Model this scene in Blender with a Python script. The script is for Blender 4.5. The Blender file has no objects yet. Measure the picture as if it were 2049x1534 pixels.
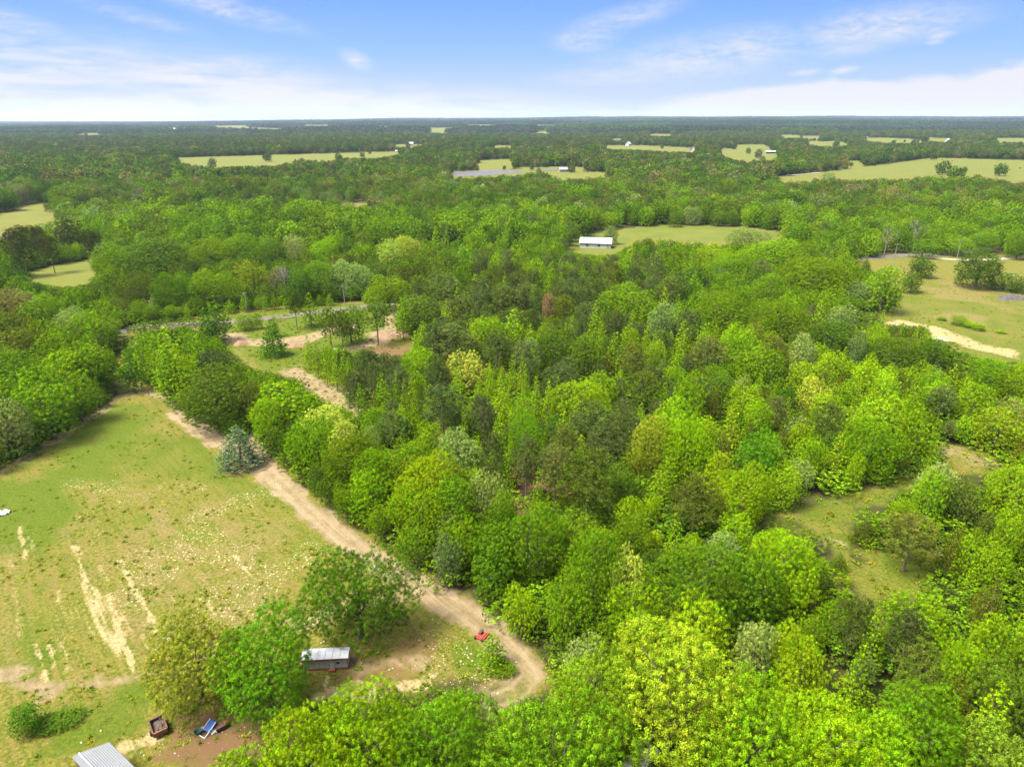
import bpy, math, random
import numpy as np
R = math.radians
sc = bpy.context.scene

# ------------------------------------------------------------------ camera
H = 60.0; F = 1366.0; PITCH = math.atan((767 - 236) / F)
cam = bpy.data.cameras.new("camera"); camo = bpy.data.objects.new("camera", cam)
sc.collection.objects.link(camo); sc.camera = camo
camo.location = (0, 0, H); camo.rotation_euler = (math.pi / 2 - PITCH, 0, 0)
cam.sensor_width = 36; cam.lens = 24.0; cam.clip_start = 0.5; cam.clip_end = 40000

# ------------------------------------------------------------------ light, sky
SUN_EL, SUN_AZ = R(60), R(-112)        # high on the left: short shadows fall to the right
sc.view_settings.view_transform = 'Standard'; sc.view_settings.look = 'None'
sc.view_settings.exposure = 2.85; KX = .68   # KX: every surface and sky value is set for this exposure; sc.view_settings.gamma = 1.0
sd = bpy.data.lights.new("sun", 'SUN'); so = bpy.data.objects.new("sun", sd); sc.collection.objects.link(so)
sd.energy = 3.1; sd.angle = R(22); sd.color = (1.0, 0.95, 0.85)
sdir = np.array([math.cos(SUN_EL) * math.sin(SUN_AZ), math.cos(SUN_EL) * math.cos(SUN_AZ), math.sin(SUN_EL)])
from mathutils import Vector
so.rotation_euler = Vector(sdir).to_track_quat('Z', 'Y').to_euler()

def N(nt, t, **kw):
    n = nt.nodes.new(t)
    for k, v in kw.items():
        if k in ('in_',):
            for a, b in v.items(): n.inputs[a].default_value = b
        else: setattr(n, k, v)
    return n
def L(nt, a, b): nt.links.new(a, b)
def math_(nt, op, a, b=None, c=None, clamp=False):
    n = nt.nodes.new('ShaderNodeMath'); n.operation = op; n.use_clamp = clamp
    for i, v in enumerate((a, b, c)):
        if v is None: continue
        if isinstance(v, (int, float)): n.inputs[i].default_value = v
        else: nt.links.new(v, n.inputs[i])
    return n.outputs[0]
def mixc(nt, f, a, b, blend='MIX'):
    n = nt.nodes.new('ShaderNodeMix'); n.data_type = 'RGBA'; n.blend_type = blend
    for sck, v in ((n.inputs[0], f), (n.inputs[6], a), (n.inputs[7], b)):
        if isinstance(v, (int, float)): sck.default_value = v
        elif isinstance(v, (tuple, list)): sck.default_value = (*v[:3], 1)
        else: nt.links.new(v, sck)
    return n.outputs[2]
def ramp(nt, f, stops, interp='LINEAR'):
    n = nt.nodes.new('ShaderNodeValToRGB'); cr = n.color_ramp; cr.interpolation = interp
    while len(cr.elements) < len(stops): cr.elements.new(0.5)
    for e, (p, c) in zip(cr.elements, stops):
        e.position = p; e.color = (*c, 1) if isinstance(c, (tuple, list)) else (c, c, c, 1)
    nt.links.new(f, n.inputs[0]); return n.outputs[0]
def noise(nt, vec, scale, detail=4, rough=.55, dist=0):
    n = nt.nodes.new('ShaderNodeTexNoise'); n.inputs['Scale'].default_value = scale
    n.inputs['Detail'].default_value = detail; n.inputs['Roughness'].default_value = rough
    n.inputs['Distortion'].default_value = dist
    nt.links.new(vec, n.inputs['Vector']); return n.outputs[0]
def mapping(nt, vec, loc=(0, 0, 0), rot=(0, 0, 0), scale=(1, 1, 1)):
    n = nt.nodes.new('ShaderNodeMapping'); n.inputs['Location'].default_value = loc
    n.inputs['Rotation'].default_value = rot; n.inputs['Scale'].default_value = scale
    nt.links.new(vec, n.inputs['Vector']); return n.outputs[0]

w = bpy.data.worlds.new("World"); sc.world = w; w.use_nodes = True
nt = w.node_tree; nt.nodes.clear()
out = N(nt, 'ShaderNodeOutputWorld'); bg = N(nt, 'ShaderNodeBackground'); bg.inputs[1].default_value = 0.12
L(nt, bg.outputs[0], out.inputs[0])
sky = N(nt, 'ShaderNodeTexSky', sky_type='NISHITA'); sky.sun_disc = False
sky.sun_elevation = SUN_EL; sky.sun_rotation = SUN_AZ % (2 * math.pi)
sky.altitude = 100; sky.air_density = 1.0; sky.dust_density = 1.0; sky.ozone_density = 1.0
tc = N(nt, 'ShaderNodeTexCoord'); sx = N(nt, 'ShaderNodeSeparateXYZ'); L(nt, tc.outputs['Generated'], sx.inputs[0])
X, Y, Z = sx.outputs
el = math_(nt, 'ARCSINE', Z)                               # elevation, radians
az = math_(nt, 'ARCTAN2', X, Y)                            # azimuth from +Y
SKYB = 1.12
grad = ramp(nt, math_(nt, 'MULTIPLY', el, 1 / 0.25, clamp=True),
            [(0.0, (.70 * SKYB, .735 * SKYB, .84 * SKYB)), (0.13, (.57 * SKYB, .71 * SKYB, .92 * SKYB)), (0.32, (.35 * SKYB, .60 * SKYB, .99 * SKYB)),
             (0.55, (.23 * SKYB, .47 * SKYB, 1.02 * SKYB)), (1.0, (.16 * SKYB, .38 * SKYB, .95 * SKYB))])
base = mixc(nt, math_(nt, 'MULTIPLY', math_(nt, 'SUBTRACT', el, 0.2), 4.0, clamp=True), grad, sky.outputs[0])
cv = N(nt, 'ShaderNodeCombineXYZ'); L(nt, az, cv.inputs[0]); L(nt, el, cv.inputs[1])
def blob(a0, e0, sa, se, rot=0):
    """soft ellipse of cloud cover round azimuth a0, elevation e0 (radians)"""
    m = mapping(nt, cv.outputs[0], loc=(0, 0, 0))
    s = nt.nodes.new('ShaderNodeVectorMath'); s.operation = 'SUBTRACT'; L(nt, m, s.inputs[0]); s.inputs[1].default_value = (a0, e0, 0)
    r = nt.nodes.new('ShaderNodeVectorRotate'); r.rotation_type = 'Z_AXIS'; r.inputs['Angle'].default_value = -rot; L(nt, s.outputs[0], r.inputs[0])
    k = nt.nodes.new('ShaderNodeVectorMath'); k.operation = 'MULTIPLY'; L(nt, r.outputs[0], k.inputs[0]); k.inputs[1].default_value = (1 / sa, 1 / se, 0)
    l = nt.nodes.new('ShaderNodeVectorMath'); l.operation = 'LENGTH'; L(nt, k.outputs[0], l.inputs[0])
    mr = nt.nodes.new('ShaderNodeMapRange'); mr.interpolation_type = 'SMOOTHSTEP'; L(nt, l.outputs['Value'], mr.inputs[0])
    mr.inputs[1].default_value = 1.0; mr.inputs[2].default_value = 0.0; mr.inputs[3].default_value = 0; mr.inputs[4].default_value = 1
    return mr.outputs[0]
def sky_at(px, py):                                          # picture direction -> azimuth, elevation
    dx, dy, dz = (px - 1024.5) / F, (767 - py) / F, 1.0
    c, s = math.cos(PITCH), math.sin(PITCH)
    fx, fy, fz = dx, dz * c + dy * s, -dz * s + dy * c
    n = math.sqrt(fx * fx + fy * fy + fz * fz)
    return math.atan2(fx, fy), math.asin(fz / n)
def add(*v):
    r = v[0]
    for q in v[1:]: r = math_(nt, 'MAXIMUM', r, q)
    return r
def bl(px, py, wx, wy, rot=0, k=1.0):
    a, e = sky_at(px, py)
    o = blob(a, e, wx / F, wy / F, rot)
    return math_(nt, 'MULTIPLY', o, k) if k != 1 else o
# streaky cirrus low on the left and centre, feathery on the right
streak = noise(nt, mapping(nt, cv.outputs[0], rot=(0, 0, R(9)), scale=(5, 46, 1)), 1.0, 6, .62, .6)
wisp = noise(nt, mapping(nt, cv.outputs[0], rot=(0, 0, R(-8)), scale=(14, 42, 1)), 1.0, 7, .62, .9)
fine = noise(nt, mapping(nt, cv.outputs[0], rot=(0, 0, R(-12)), scale=(38, 110, 1)), 1.0, 5, .6, 1.2)
coverL = add(bl(0, 210, 1150, 130, R(-6)), bl(560, 190, 620, 75, R(-9)), bl(60, 110, 380, 42, R(-10), .8), bl(880, 215, 620, 55, R(-4)))
coverR = add(bl(1900, 205, 760, 62, R(5)), bl(2080, 170, 420, 55, R(12), 1), bl(1580, 200, 420, 40, R(4), .85))
coverM = add(bl(1420, 112, 300, 58, R(6), .85), bl(1170, 82, 85, 28, 0, .85), bl(1290, 148, 280, 26, R(3), .8), bl(1760, 52, 200, 42, R(4), 1.0), bl(1690, 95, 110, 24, R(4), .6),
             bl(712, 120, 42, 22, R(-20), 1.0), bl(560, 150, 170, 26, R(-9), .9), bl(480, 128, 130, 18, R(-9), .7), bl(150, 148, 260, 26, R(-8), .85), bl(450, 18, 180, 26, R(-12), .75), bl(280, 36, 140, 18, R(-12), .45), bl(20, 45, 150, 26, R(-14), .7),
             bl(1690, 140, 34, 9, R(8), .95), bl(1610, 145, 40, 8, R(4), .8), bl(1885, 70, 34, 10, R(10), .8), bl(1870, 84, 24, 7, 0, .6), bl(1240, 40, 170, 32, R(14), .6))
mL = math_(nt, 'MULTIPLY', coverL, math_(nt, 'MULTIPLY_ADD', math_(nt, 'MULTIPLY_ADD', streak, .72, math_(nt, 'MULTIPLY', wisp, .28)), 5.2, -2.0, clamp=True))
mL = math_(nt, 'MULTIPLY', mL, 1.2, clamp=True)
mR = math_(nt, 'MULTIPLY', math_(nt, 'SUBTRACT', math_(nt, 'MULTIPLY_ADD', coverR, 1.6, math_(nt, 'MULTIPLY', wisp, 1.4)), 0.98), 2.0, clamp=True)
mM = math_(nt, 'MULTIPLY', coverM, math_(nt, 'MULTIPLY_ADD', math_(nt, 'MULTIPLY_ADD', fine, .45, math_(nt, 'MULTIPLY', wisp, .6)), 3.4, -1.15, clamp=True))
mask = math_(nt, 'MAXIMUM', math_(nt, 'MAXIMUM', mL, mR), mM)
CLB = 1.0
cloud = mixc(nt, mask, base, (.96 * 1.03, .955 * 1.03, 1.0 * 1.03))
# high thin veil over the rest of the dome (bright overcast-like light)
veil = math_(nt, 'MULTIPLY', math_(nt, 'MULTIPLY', math_(nt, 'SUBTRACT', el, .22), 3.0, clamp=True), .6)
cloud = mixc(nt, veil, cloud, (2.3, 2.25, 2.15))
L(nt, cloud, bg.inputs[0])

# ------------------------------------------------------------------ maths of the place
CP, SP = math.cos(PITCH), math.sin(PITCH)
def ray(px, py):
    dx, dy = (np.asarray(px, float) - 1024.5) / F, (767 - np.asarray(py, float)) / F
    return dx, CP + dy * SP, -SP + dy * CP
def G(px, py, z=0.0):
    """where the sight line through a photo point meets the level z"""
    x, y, zz = ray(px, py); t = (z - H) / zz
    return x * t, y * t
def P(x, y, z):
    x = np.asarray(x, float); y = np.asarray(y, float); z = np.asarray(z, float) - H
    d = y * CP - z * SP; u = y * SP + z * CP
    d = np.where(d < 1, 1, d)
    return 1024.5 + F * x / d, 767 - F * u / d, d
def inpoly(px, py, poly):
    px = np.asarray(px, float); py = np.asarray(py, float); r = np.zeros(px.shape, bool); n = len(poly)
    for i in range(n):
        x1, y1 = poly[i]; x2, y2 = poly[(i + 1) % n]
        if y1 == y2: continue
        c = ((y1 > py) != (y2 > py)) & (px < (x2 - x1) * (py - y1) / (y2 - y1) + x1)
        r ^= c
    return r
def dline(X, Y, pts):
    """distance in metres from ground points to a polyline given in metres"""
    d = np.full(np.shape(X), 1e9)
    for (x1, y1), (x2, y2) in zip(pts[:-1], pts[1:]):
        vx, vy = x2 - x1, y2 - y1; l = vx * vx + vy * vy + 1e-9
        t = np.clip(((X - x1) * vx + (Y - y1) * vy) / l, 0, 1)
        d = np.minimum(d, np.hypot(X - x1 - t * vx, Y - y1 - t * vy))
    return d
rg = np.random.default_rng(7)
_tab = rg.random((64, 64))
def vnoise(x, y, s):
    x = np.asarray(x, float) / s; y = np.asarray(y, float) / s
    i, j = np.floor(x).astype(int), np.floor(y).astype(int); u, v = x - i, y - j
    u = u * u * (3 - 2 * u); v = v * v * (3 - 2 * v)
    g = lambda a, b: _tab[a % 64, b % 64]
    return (g(i, j) * (1 - u) + g(i + 1, j) * u) * (1 - v) + (g(i, j + 1) * (1 - u) + g(i + 1, j + 1) * u) * v
def sstep(a, b, x): t = np.clip((x - a) / (b - a), 0, 1); return t * t * (3 - 2 * t)
def terr(x, y):
    x = np.asarray(x, float); y = np.asarray(y, float); r = np.hypot(x, y)
    z = sstep(1000, 2600, r) * (vnoise(x, y, 700) * 14 - 7 + vnoise(x + 900, y, 260) * 5) - .095 * (r / 1000) ** 2
    a = np.arctan2(x, np.maximum(y, 1))
    hi = -14 + 70 * sstep(-.75, .18, a) - 6 * sstep(.3, .7, a)            # far hills: low on the left, highest right of centre
    for d0, k, wd in ((3300, .12, 500), (4700, .36, 700), (6400, .62, 900), (9200, 1.0, 1500)):
        z = z + (hi * k * (0.62 + .75 * vnoise(x + d0, y * .3, d0 * .20))) * np.exp(-((r - d0 - 500 * (vnoise(x, y + d0, 1800) - .5)) / wd) ** 2)
    return z

E_BASE = [(1700, 1095), (1870, 1095), (1900, 1195), (1760, 1195)]      # grass round the pale pine
# ---- open ground seen in the photo (photo points; used to keep trees off it)
A_MEADOW = [(-200, 990), (0, 945), (60, 908), (140, 855), (235, 797), (250, 780), (300, 770), (345, 800), (360, 840), (400, 862), (520, 888), (590, 955), (645, 1005), (760, 1085), (840, 1145), (950, 1212), (1050, 1292), (1104, 1352), (1075, 1388), (1000, 1395), (900, 1372), (750, 1385), (640, 1395), (600, 1430), (530, 1470), (470, 1500), (420, 1560), (400, 1700), (-200, 1700)]
B_MID = [(250, 652), (420, 628), (560, 612), (700, 603), (800, 607), (795, 640), (825, 690), (790, 705), (745, 700), (700, 690), (615, 700), (640, 745), (690, 760), (690, 800), (655, 800), (590, 750), (500, 730), (455, 690), (440, 662), (400, 652), (330, 652), (250, 668)]
B_PATH = [(236, 660), (252, 660), (250, 700), (243, 760), (300, 762), (250, 790), (232, 792)]
C_RIGHT = [(1690, 522), (1800, 508), (2250, 512), (2250, 745), (2049, 722), (1985, 714), (1880, 690), (1850, 650), (1720, 640), (1700, 628), (1780, 622), (1805, 590), (1760, 545)]
D_CLEAR = [(1860, 880), (1935, 892), (2015, 918), (1970, 948), (1905, 955), (1880, 920)]
D2 = [(1812, 938), (1828, 958), (1745, 1010), (1700, 1045), (1670, 1068), (1545, 1052), (1530, 1030), (1650, 992), (1760, 965)]
E_CLEAR = [(1650, 1075), (1700, 1045), (1710, 1100), (1720, 1130), (1760, 1150), (1860, 1165), (1890, 1180), (1890, 1195), (1800, 1175), (1745, 1212), (1700, 1180), (1672, 1165), (1680, 1110), (1655, 1095)]
F_BARN = [(1135, 500), (1160, 470), (1225, 460), (1330, 449), (1500, 455), (1575, 466), (1600, 470), (1480, 478), (1440, 486), (1380, 482), (1300, 475), (1265, 478), (1236, 505), (1180, 508)]
G_FAR = [(345, 316), (480, 312), (800, 303), (800, 308), (745, 316), (690, 314), (660, 320), (590, 318), (560, 329), (500, 331), (400, 330), (365, 325)]
H_FAR = [(1530, 356), (1640, 345), (1700, 338), (1850, 318), (1880, 316), (2300, 327), (2300, 372), (2000, 358), (1960, 351), (1850, 352), (1760, 356), (1640, 356), (1580, 360)]
I1 = [(52, 545), (120, 528), (190, 518), (198, 560), (150, 572), (110, 570), (60, 560)]
I2 = [(-80, 440), (20, 425), (70, 407), (112, 405), (116, 436), (90, 445), (30, 450), (-80, 462)]
I3 = [(-80, 462), (30, 461), (35, 466), (-80, 476)]
J1 = [(955, 321), (1025, 318), (1025, 330), (1000, 336), (960, 334)]
J2 = [(900, 343), (1050, 339), (1055, 346), (980, 351), (905, 353)]
J3 = [(1095, 347), (1200, 344), (1230, 350), (1120, 357)]
J4 = [(1030, 335), (1150, 333), (1175, 337), (1120, 343), (1050, 341)]
K1 = [(1205, 291), (1290, 291), (1390, 296), (1390, 304), (1300, 300), (1210, 296)]
K2 = [(1440, 298), (1480, 296), (1560, 306), (1555, 318), (1500, 322), (1450, 312)]
K3 = [(1690, 322), (1730, 322), (1725, 330), (1690, 328)]
K4 = [(1730, 275), (1810, 277), (1860, 283), (1790, 286), (1735, 281)]
K5 = [(790, 289), (840, 289), (850, 292), (790, 293)]
K6 = [(985, 291), (1025, 291), (1022, 296), (985, 295)]
K7 = [(680, 405), (740, 407), (730, 412), (685, 411)]
K8 = [(505, 433), (545, 431), (545, 436), (510, 438)]
L_FAR = [[(335, 257), (365, 257), (362, 262), (335, 263)], [(420, 252), (500, 251), (500, 255), (560, 257), (585, 260), (540, 261), (430, 259)], [(600, 250), (665, 250), (665, 256), (610, 256)], [(740, 252), (800, 253), (795, 257), (745, 256)], [(845, 256), (920, 255), (920, 258), (850, 260)],
         [(935, 249), (1000, 250), (1000, 254), (930, 254)], [(850, 262), (905, 262), (900, 265.5), (855, 265)], [(1060, 263), (1105, 263), (1100, 266), (1062, 266)], [(1300, 268), (1345, 268), (1340, 271.5), (1302, 271)], [(1470, 290), (1530, 289), (1545, 299), (1490, 302)], [(1610, 284), (1680, 282), (1700, 289), (1640, 292)], [(1855, 275), (1905, 277), (1893, 284), (1860, 281)], [(1990, 277), (2100, 276), (2100, 283), (2000, 283)], [(150, 267), (210, 266), (205, 269), (155, 270)],
         [(1060, 250), (1125, 250), (1120, 254), (1065, 254)], [(1225, 277), (1250, 277), (1250, 280), (1225, 280)], [(1560, 270), (1640, 272), (1640, 276), (1565, 275)], [(1690, 260), (1710, 260), (1710, 263), (1690, 263)]]
OPEN = [A_MEADOW, B_MID, B_PATH, C_RIGHT, D_CLEAR, D2, E_CLEAR, F_BARN, G_FAR, H_FAR, I1, I2, I3, J1, J2, J3, J4, K1, K2, K3, K4, K5, K6, K7, K8] + L_FAR
PASTURE = OPEN[7:]
def is_open(px, py):
    r = np.zeros(np.shape(px), bool)
    for p in OPEN: r |= inpoly(px, py, p)
    return r

# ------------------------------------------------------------------ helpers to make objects
COL = sc.collection
def mesh_obj(name, V, Fc, mat, parent=None, smooth=False, attrs=None, link=True, uvs=None):
    V = np.asarray(V, np.float32); me = bpy.data.meshes.new(name)
    if isinstance(Fc, np.ndarray):
        k = Fc.shape[1]; n = len(Fc)
        me.vertices.add(len(V)); me.vertices.foreach_set('co', V.ravel())
        me.loops.add(n * k); me.loops.foreach_set('vertex_index', Fc.astype(np.int32).ravel())
        me.polygons.add(n); me.polygons.foreach_set('loop_start', np.arange(0, n * k, k, dtype=np.int32))
        me.polygons.foreach_set('loop_total', np.full(n, k, np.int32)); me.update(calc_edges=True)
    else:
        me.from_pydata([tuple(v) for v in V], [], Fc); me.update()
    if smooth: me.polygons.foreach_set('use_smooth', np.ones(len(me.polygons), bool))
    for nm, (dom, typ, arr) in (attrs or {}).items():
        a = me.attributes.new(nm, typ, dom)
        a.data.foreach_set('color' if 'COLOR' in typ else ('vector' if typ == 'FLOAT_VECTOR' else 'value'), np.asarray(arr, np.float32 if typ != 'INT' else np.int32).ravel())
    if mat: 
        for m in (mat if isinstance(mat, (list, tuple)) else [mat]): me.materials.append(m)
    o = bpy.data.objects.new(name, me)
    if link: COL.objects.link(o)
    if parent: o.parent = parent
    return o
def tag(o, label=None, cat=None, group=None, kind=None):
    if label: o['label'] = label
    if cat: o['category'] = cat
    if group: o['group'] = group
    if kind: o['kind'] = kind
    return o
def empty(name, loc, rz=0, scale=(1, 1, 1)):
    o = bpy.data.objects.new(name, None); COL.objects.link(o); o.location = loc; o.rotation_euler = (0, 0, rz); o.scale = scale
    o.empty_display_size = .5
    return o
class MB:
    def __init__(s): s.v = []; s.f = []; s.mi = []
    def quad(s, a, b, c, d, m=0):
        i = len(s.v); s.v += [a, b, c, d]; s.f.append((i, i + 1, i + 2, i + 3)); s.mi.append(m)
    def poly(s, pts, m=0): i = len(s.v); s.v += list(pts); s.f.append(tuple(range(i, i + len(pts)))); s.mi.append(m)
    def box(s, c, d, rz=0, m=0, tilt=0):
        hx, hy, hz = d[0] / 2, d[1] / 2, d[2] / 2; i = len(s.v); ca, sa = math.cos(rz), math.sin(rz); ct, st = math.cos(tilt), math.sin(tilt)
        for sx_, sy_, sz_ in ((-1, -1, -1), (1, -1, -1), (1, 1, -1), (-1, 1, -1), (-1, -1, 1), (1, -1, 1), (1, 1, 1), (-1, 1, 1)):
            x, y, z = sx_ * hx, sy_ * hy, sz_ * hz; y, z = y * ct - z * st, y * st + z * ct
            s.v.append((c[0] + x * ca - y * sa, c[1] + x * sa + y * ca, c[2] + z))
        for f in ((3, 2, 1, 0), (4, 5, 6, 7), (0, 1, 5, 4), (1, 2, 6, 5), (2, 3, 7, 6), (3, 0, 4, 7)): s.f.append(tuple(i + k for k in f)); s.mi.append(m)
    def tube(s, pts, rads, n=7, m=0):
        pts = [np.array(p, float) for p in pts]; i0 = len(s.v)
        for k, (p, r) in enumerate(zip(pts, rads)):
            t = pts[min(k + 1, len(pts) - 1)] - pts[max(k - 1, 0)]; t = t / (np.linalg.norm(t) + 1e-9)
            a = np.cross(t, (0, 0, 1.0)) if abs(t[2]) < .9 else np.cross(t, (1.0, 0, 0)); a /= np.linalg.norm(a); b = np.cross(t, a)
            for j in range(n):
                th = 2 * math.pi * j / n; s.v.append(tuple(p + r * (math.cos(th) * a + math.sin(th) * b)))
        for k in range(len(pts) - 1):
            for j in range(n):
                s.f.append((i0 + k * n + j, i0 + k * n + (j + 1) % n, i0 + (k + 1) * n + (j + 1) % n, i0 + (k + 1) * n + j)); s.mi.append(m)
        s.f.append(tuple(i0 + j for j in range(n))[::-1]); s.f.append(tuple(i0 + (len(pts) - 1) * n + j for j in range(n))); s.mi += [m, m]
    def build(s, name, mat, parent=None, link=True, smooth=False):
        o = mesh_obj(name, s.v, s.f, mat, parent, smooth, link=link)
        if isinstance(mat, (list, tuple)): o.data.polygons.foreach_set('material_index', s.mi)
        return o

# ------------------------------------------------------------------ materials
def newmat(name):
    m = bpy.data.materials.new(name); m.use_nodes = True; m.node_tree.nodes.clear()
    o = m.node_tree.nodes.new('ShaderNodeOutputMaterial'); return m, m.node_tree, o
def paint(name, c1, c2=None, scale=1.5, rough=.7, bump=0, metal=0, c3=None, spec=.3, det=5):
    m, nt, o = newmat(name); b = nt.nodes.new('ShaderNodeBsdfPrincipled'); L(nt, b.outputs[0], o.inputs[0])
    tc = nt.nodes.new('ShaderNodeTexCoord'); v = tc.outputs['Object']
    n = noise(nt, v, scale, det, .65); f = ramp(nt, n, [(.35, 0.), (.65, 1.)])
    c2 = c2 or tuple(c * .8 for c in c1); c1, c2 = [tuple(q * KX for q in c) for c in (c1, c2)]; c3 = c3 and tuple(q * KX for q in c3)
    col = mixc(nt, f, c1, c2)
    if c3: col = mixc(nt, ramp(nt, noise(nt, v, scale * 3.1, 6, .7), [(.56, 0.), (.64, 1.)]), col, c3)
    L(nt, col, b.inputs['Base Color']); b.inputs['Roughness'].default_value = rough; b.inputs['Metallic'].default_value = metal
    b.inputs['Specular IOR Level'].default_value = spec
    if bump:
        bp = nt.nodes.new('ShaderNodeBump'); bp.inputs['Strength'].default_value = bump; bp.inputs['Distance'].default_value = .05; L(nt, n, bp.inputs['Height']); L(nt, bp.outputs[0], b.inputs['Normal'])
    return m
def leafmat(name, trans=.38, var=.5, gloss=.03):
    m, nt, o = newmat(name)
    a = nt.nodes.new('ShaderNodeAttribute'); a.attribute_type = 'INSTANCER'; a.attribute_name = 'tint'
    v = nt.nodes.new('ShaderNodeAttribute'); v.attribute_type = 'GEOMETRY'; v.attribute_name = 'var'
    f = math_(nt, 'MULTIPLY_ADD', v.outputs['Fac'], var, 1 - var * .5)
    vm = nt.nodes.new('ShaderNodeVectorMath'); vm.operation = 'SCALE'; L(nt, a.outputs['Color'], vm.inputs[0]); L(nt, f, vm.inputs['Scale'])
    # youngest clumps a touch yellower
    hs = mixc(nt, math_(nt, 'MULTIPLY', v.outputs['Fac'], .35), vm.outputs[0], (1.10, 1.03, .7), 'MULTIPLY')
    otc = nt.nodes.new('ShaderNodeTexCoord'); hn = noise(nt, otc.outputs['Object'], .42, 3, .6)
    hs = mixc(nt, 1.0, hs, mixc(nt, ramp(nt, hn, [(.36, 0.), (.64, 1.)]), (1.16, .98, 1.15), (.84, 1.03, .9)), 'MULTIPLY')
    df = nt.nodes.new('ShaderNodeBsdfDiffuse'); tr = nt.nodes.new('ShaderNodeBsdfTranslucent'); mx = nt.nodes.new('ShaderNodeMixShader'); mx.inputs[0].default_value = trans
    L(nt, hs, df.inputs[0]); L(nt, mixc(nt, 1.0, hs, (1.0, 1.15, .4), 'MULTIPLY'), tr.inputs[0]); L(nt, df.outputs[0], mx.inputs[1]); L(nt, tr.outputs[0], mx.inputs[2])
    L(nt, mx.outputs[0], o.inputs[0]); return m
M_leaf = leafmat('leaf_foliage', .24, 1.15); M_needle = leafmat('needle_foliage', .15, .9)  # random clump tones, spread widened to paint extra shading inside broadleaf crowns
M_bark = paint('bark', (.10, .082, .062), (.07, .056, .042), 3, .9, .6)
M_pinebark = paint('pine_bark', (.16, .10, .07), (.08, .055, .045), 3, .9, .6)
M_dead = paint('dead_wood', (.15, .13, .11), (.09, .078, .065), 3, .9, .3)

TINT = dict(mid=(.112, .200, .005), bright=(.160, .275, .004), lime=(.195, .315, .005), yel=(.30, .38, .035), pale=(.20, .27, .055), dark=(.072, .132, .008),
            olive=(.105, .140, .014), pine=(.098, .132, .026), darkpine=(.068, .095, .022), cedar=(.098, .122, .008), blue=(.10, .155, .055), blush=(.17, .165, .05), brown=(.27, .15, .065), greygreen=(.130, .195, .045))
def tint(t, r):
    c = .66 * np.array(TINT[t] if isinstance(t, str) else [q * k for q, k in zip(t, (1.7, 1.6, .7))]) * (1 + r.normal() * .09)
    return [float(max(.003, c[0] * (1 + r.normal() * .07))), float(c[1]), float(max(.002, c[2] * (1 + r.normal() * .15))), 1.0]

# ------------------------------------------------------------------ foliage
def cards(cen, nrm, size, rng, asp=.62):
    """diamond leaf sprays: centre, facing, length"""
    n = len(cen); nrm = nrm / (np.linalg.norm(nrm, axis=1, keepdims=True) + 1e-9)
    a = rng.normal(size=(n, 3)); a -= (a * nrm).sum(1, keepdims=True) * nrm; a /= np.linalg.norm(a, axis=1, keepdims=True) + 1e-9
    b = np.cross(nrm, a); s = (size if np.ndim(size) else np.full(n, size))[:, None] * .5
    V = np.stack([cen - a * s, cen - b * s * asp + nrm * s * .18, cen + a * s, cen + b * s * asp + nrm * s * .18], 1).reshape(-1, 3)
    return V, np.arange(4 * n).reshape(n, 4)
def foliage(lobes, per_area, nleaf, clump_r, leaf, seed, asp=.62, flat=.85, low=-.75, needle=False, fill=.1):
    rng = np.random.default_rng(seed); C = []; Dn = []; LV = []
    lobes = np.asarray(lobes, float)
    for (x, y, z, r) in lobes:
        n = max(4, int(per_area * r * r)); k = np.arange(n) + .5
        ph = np.arccos(1 - 2 * k / n) + rng.normal(size=n) * .18; th = math.pi * (1 + 5 ** .5) * k + rng.random() * 9
        d = np.stack([np.cos(th) * np.sin(ph), np.sin(th) * np.sin(ph), np.cos(ph)], 1)
        d = d[d[:, 2] > low]
        rr = r * (1 + rng.normal(size=len(d)) * .19)
        c = np.array([x, y, z]) + d * rr[:, None] * [1, 1, flat]
        dist = np.linalg.norm((c[:, None, :] - lobes[None, :, :3]) / [1, 1, flat], axis=2) / lobes[None, :, 3]
        keep = (dist.min(1) > .80) | (rng.random(len(d)) < fill)
        C.append(c[keep]); Dn.append(d[keep]); LV.append(np.full(keep.sum(), rng.normal() * .14))
    C = np.concatenate(C); Dn = np.concatenate(Dn); LV = np.concatenate(LV); C[:, 2] = np.maximum(C[:, 2], .25)
    nc = len(C); cr = clump_r * (.7 + .6 * rng.random(nc)); cvar = np.clip(rng.normal(.5, .20, nc) + LV, 0, 1)
    idx = np.repeat(np.arange(nc), nleaf)
    g = rng.normal(size=(len(idx), 3)); g /= np.linalg.norm(g, axis=1, keepdims=True)
    rad = rng.random(len(idx)) ** .4
    off = g * (rad * cr[idx])[:, None] * [1, 1, .85]
    cen = C[idx] + off
    if needle:   # needle tufts: thin sprays standing out from the twig tips
        dirv = g * .9 + Dn[idx] * .35 + [0, 0, .45]; nrm = np.cross(dirv, rng.normal(size=dirv.shape))
        nrm /= np.linalg.norm(nrm, axis=1, keepdims=True) + 1e-9; a = dirv / np.linalg.norm(dirv, axis=1, keepdims=True); b = np.cross(nrm, a)
        s = (leaf * (.7 + .6 * rng.random(len(idx))))[:, None] * .5
        V = np.stack([cen - a * s, cen - b * s * asp, cen + a * s, cen + b * s * asp], 1).reshape(-1, 3); Fq = np.arange(4 * len(idx)).reshape(-1, 4)
    else:
        nrm = g * 1.0 + Dn[idx] * .45 + [0, 0, .25] + rng.normal(size=g.shape) * .28
        V, Fq = cards(cen, nrm, leaf * (.65 + .7 * rng.random(len(idx))), rng, asp)
    var = np.clip(cvar[idx] + rng.normal(size=len(idx)) * .14, 0, 1)
    return V, Fq, var
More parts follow.
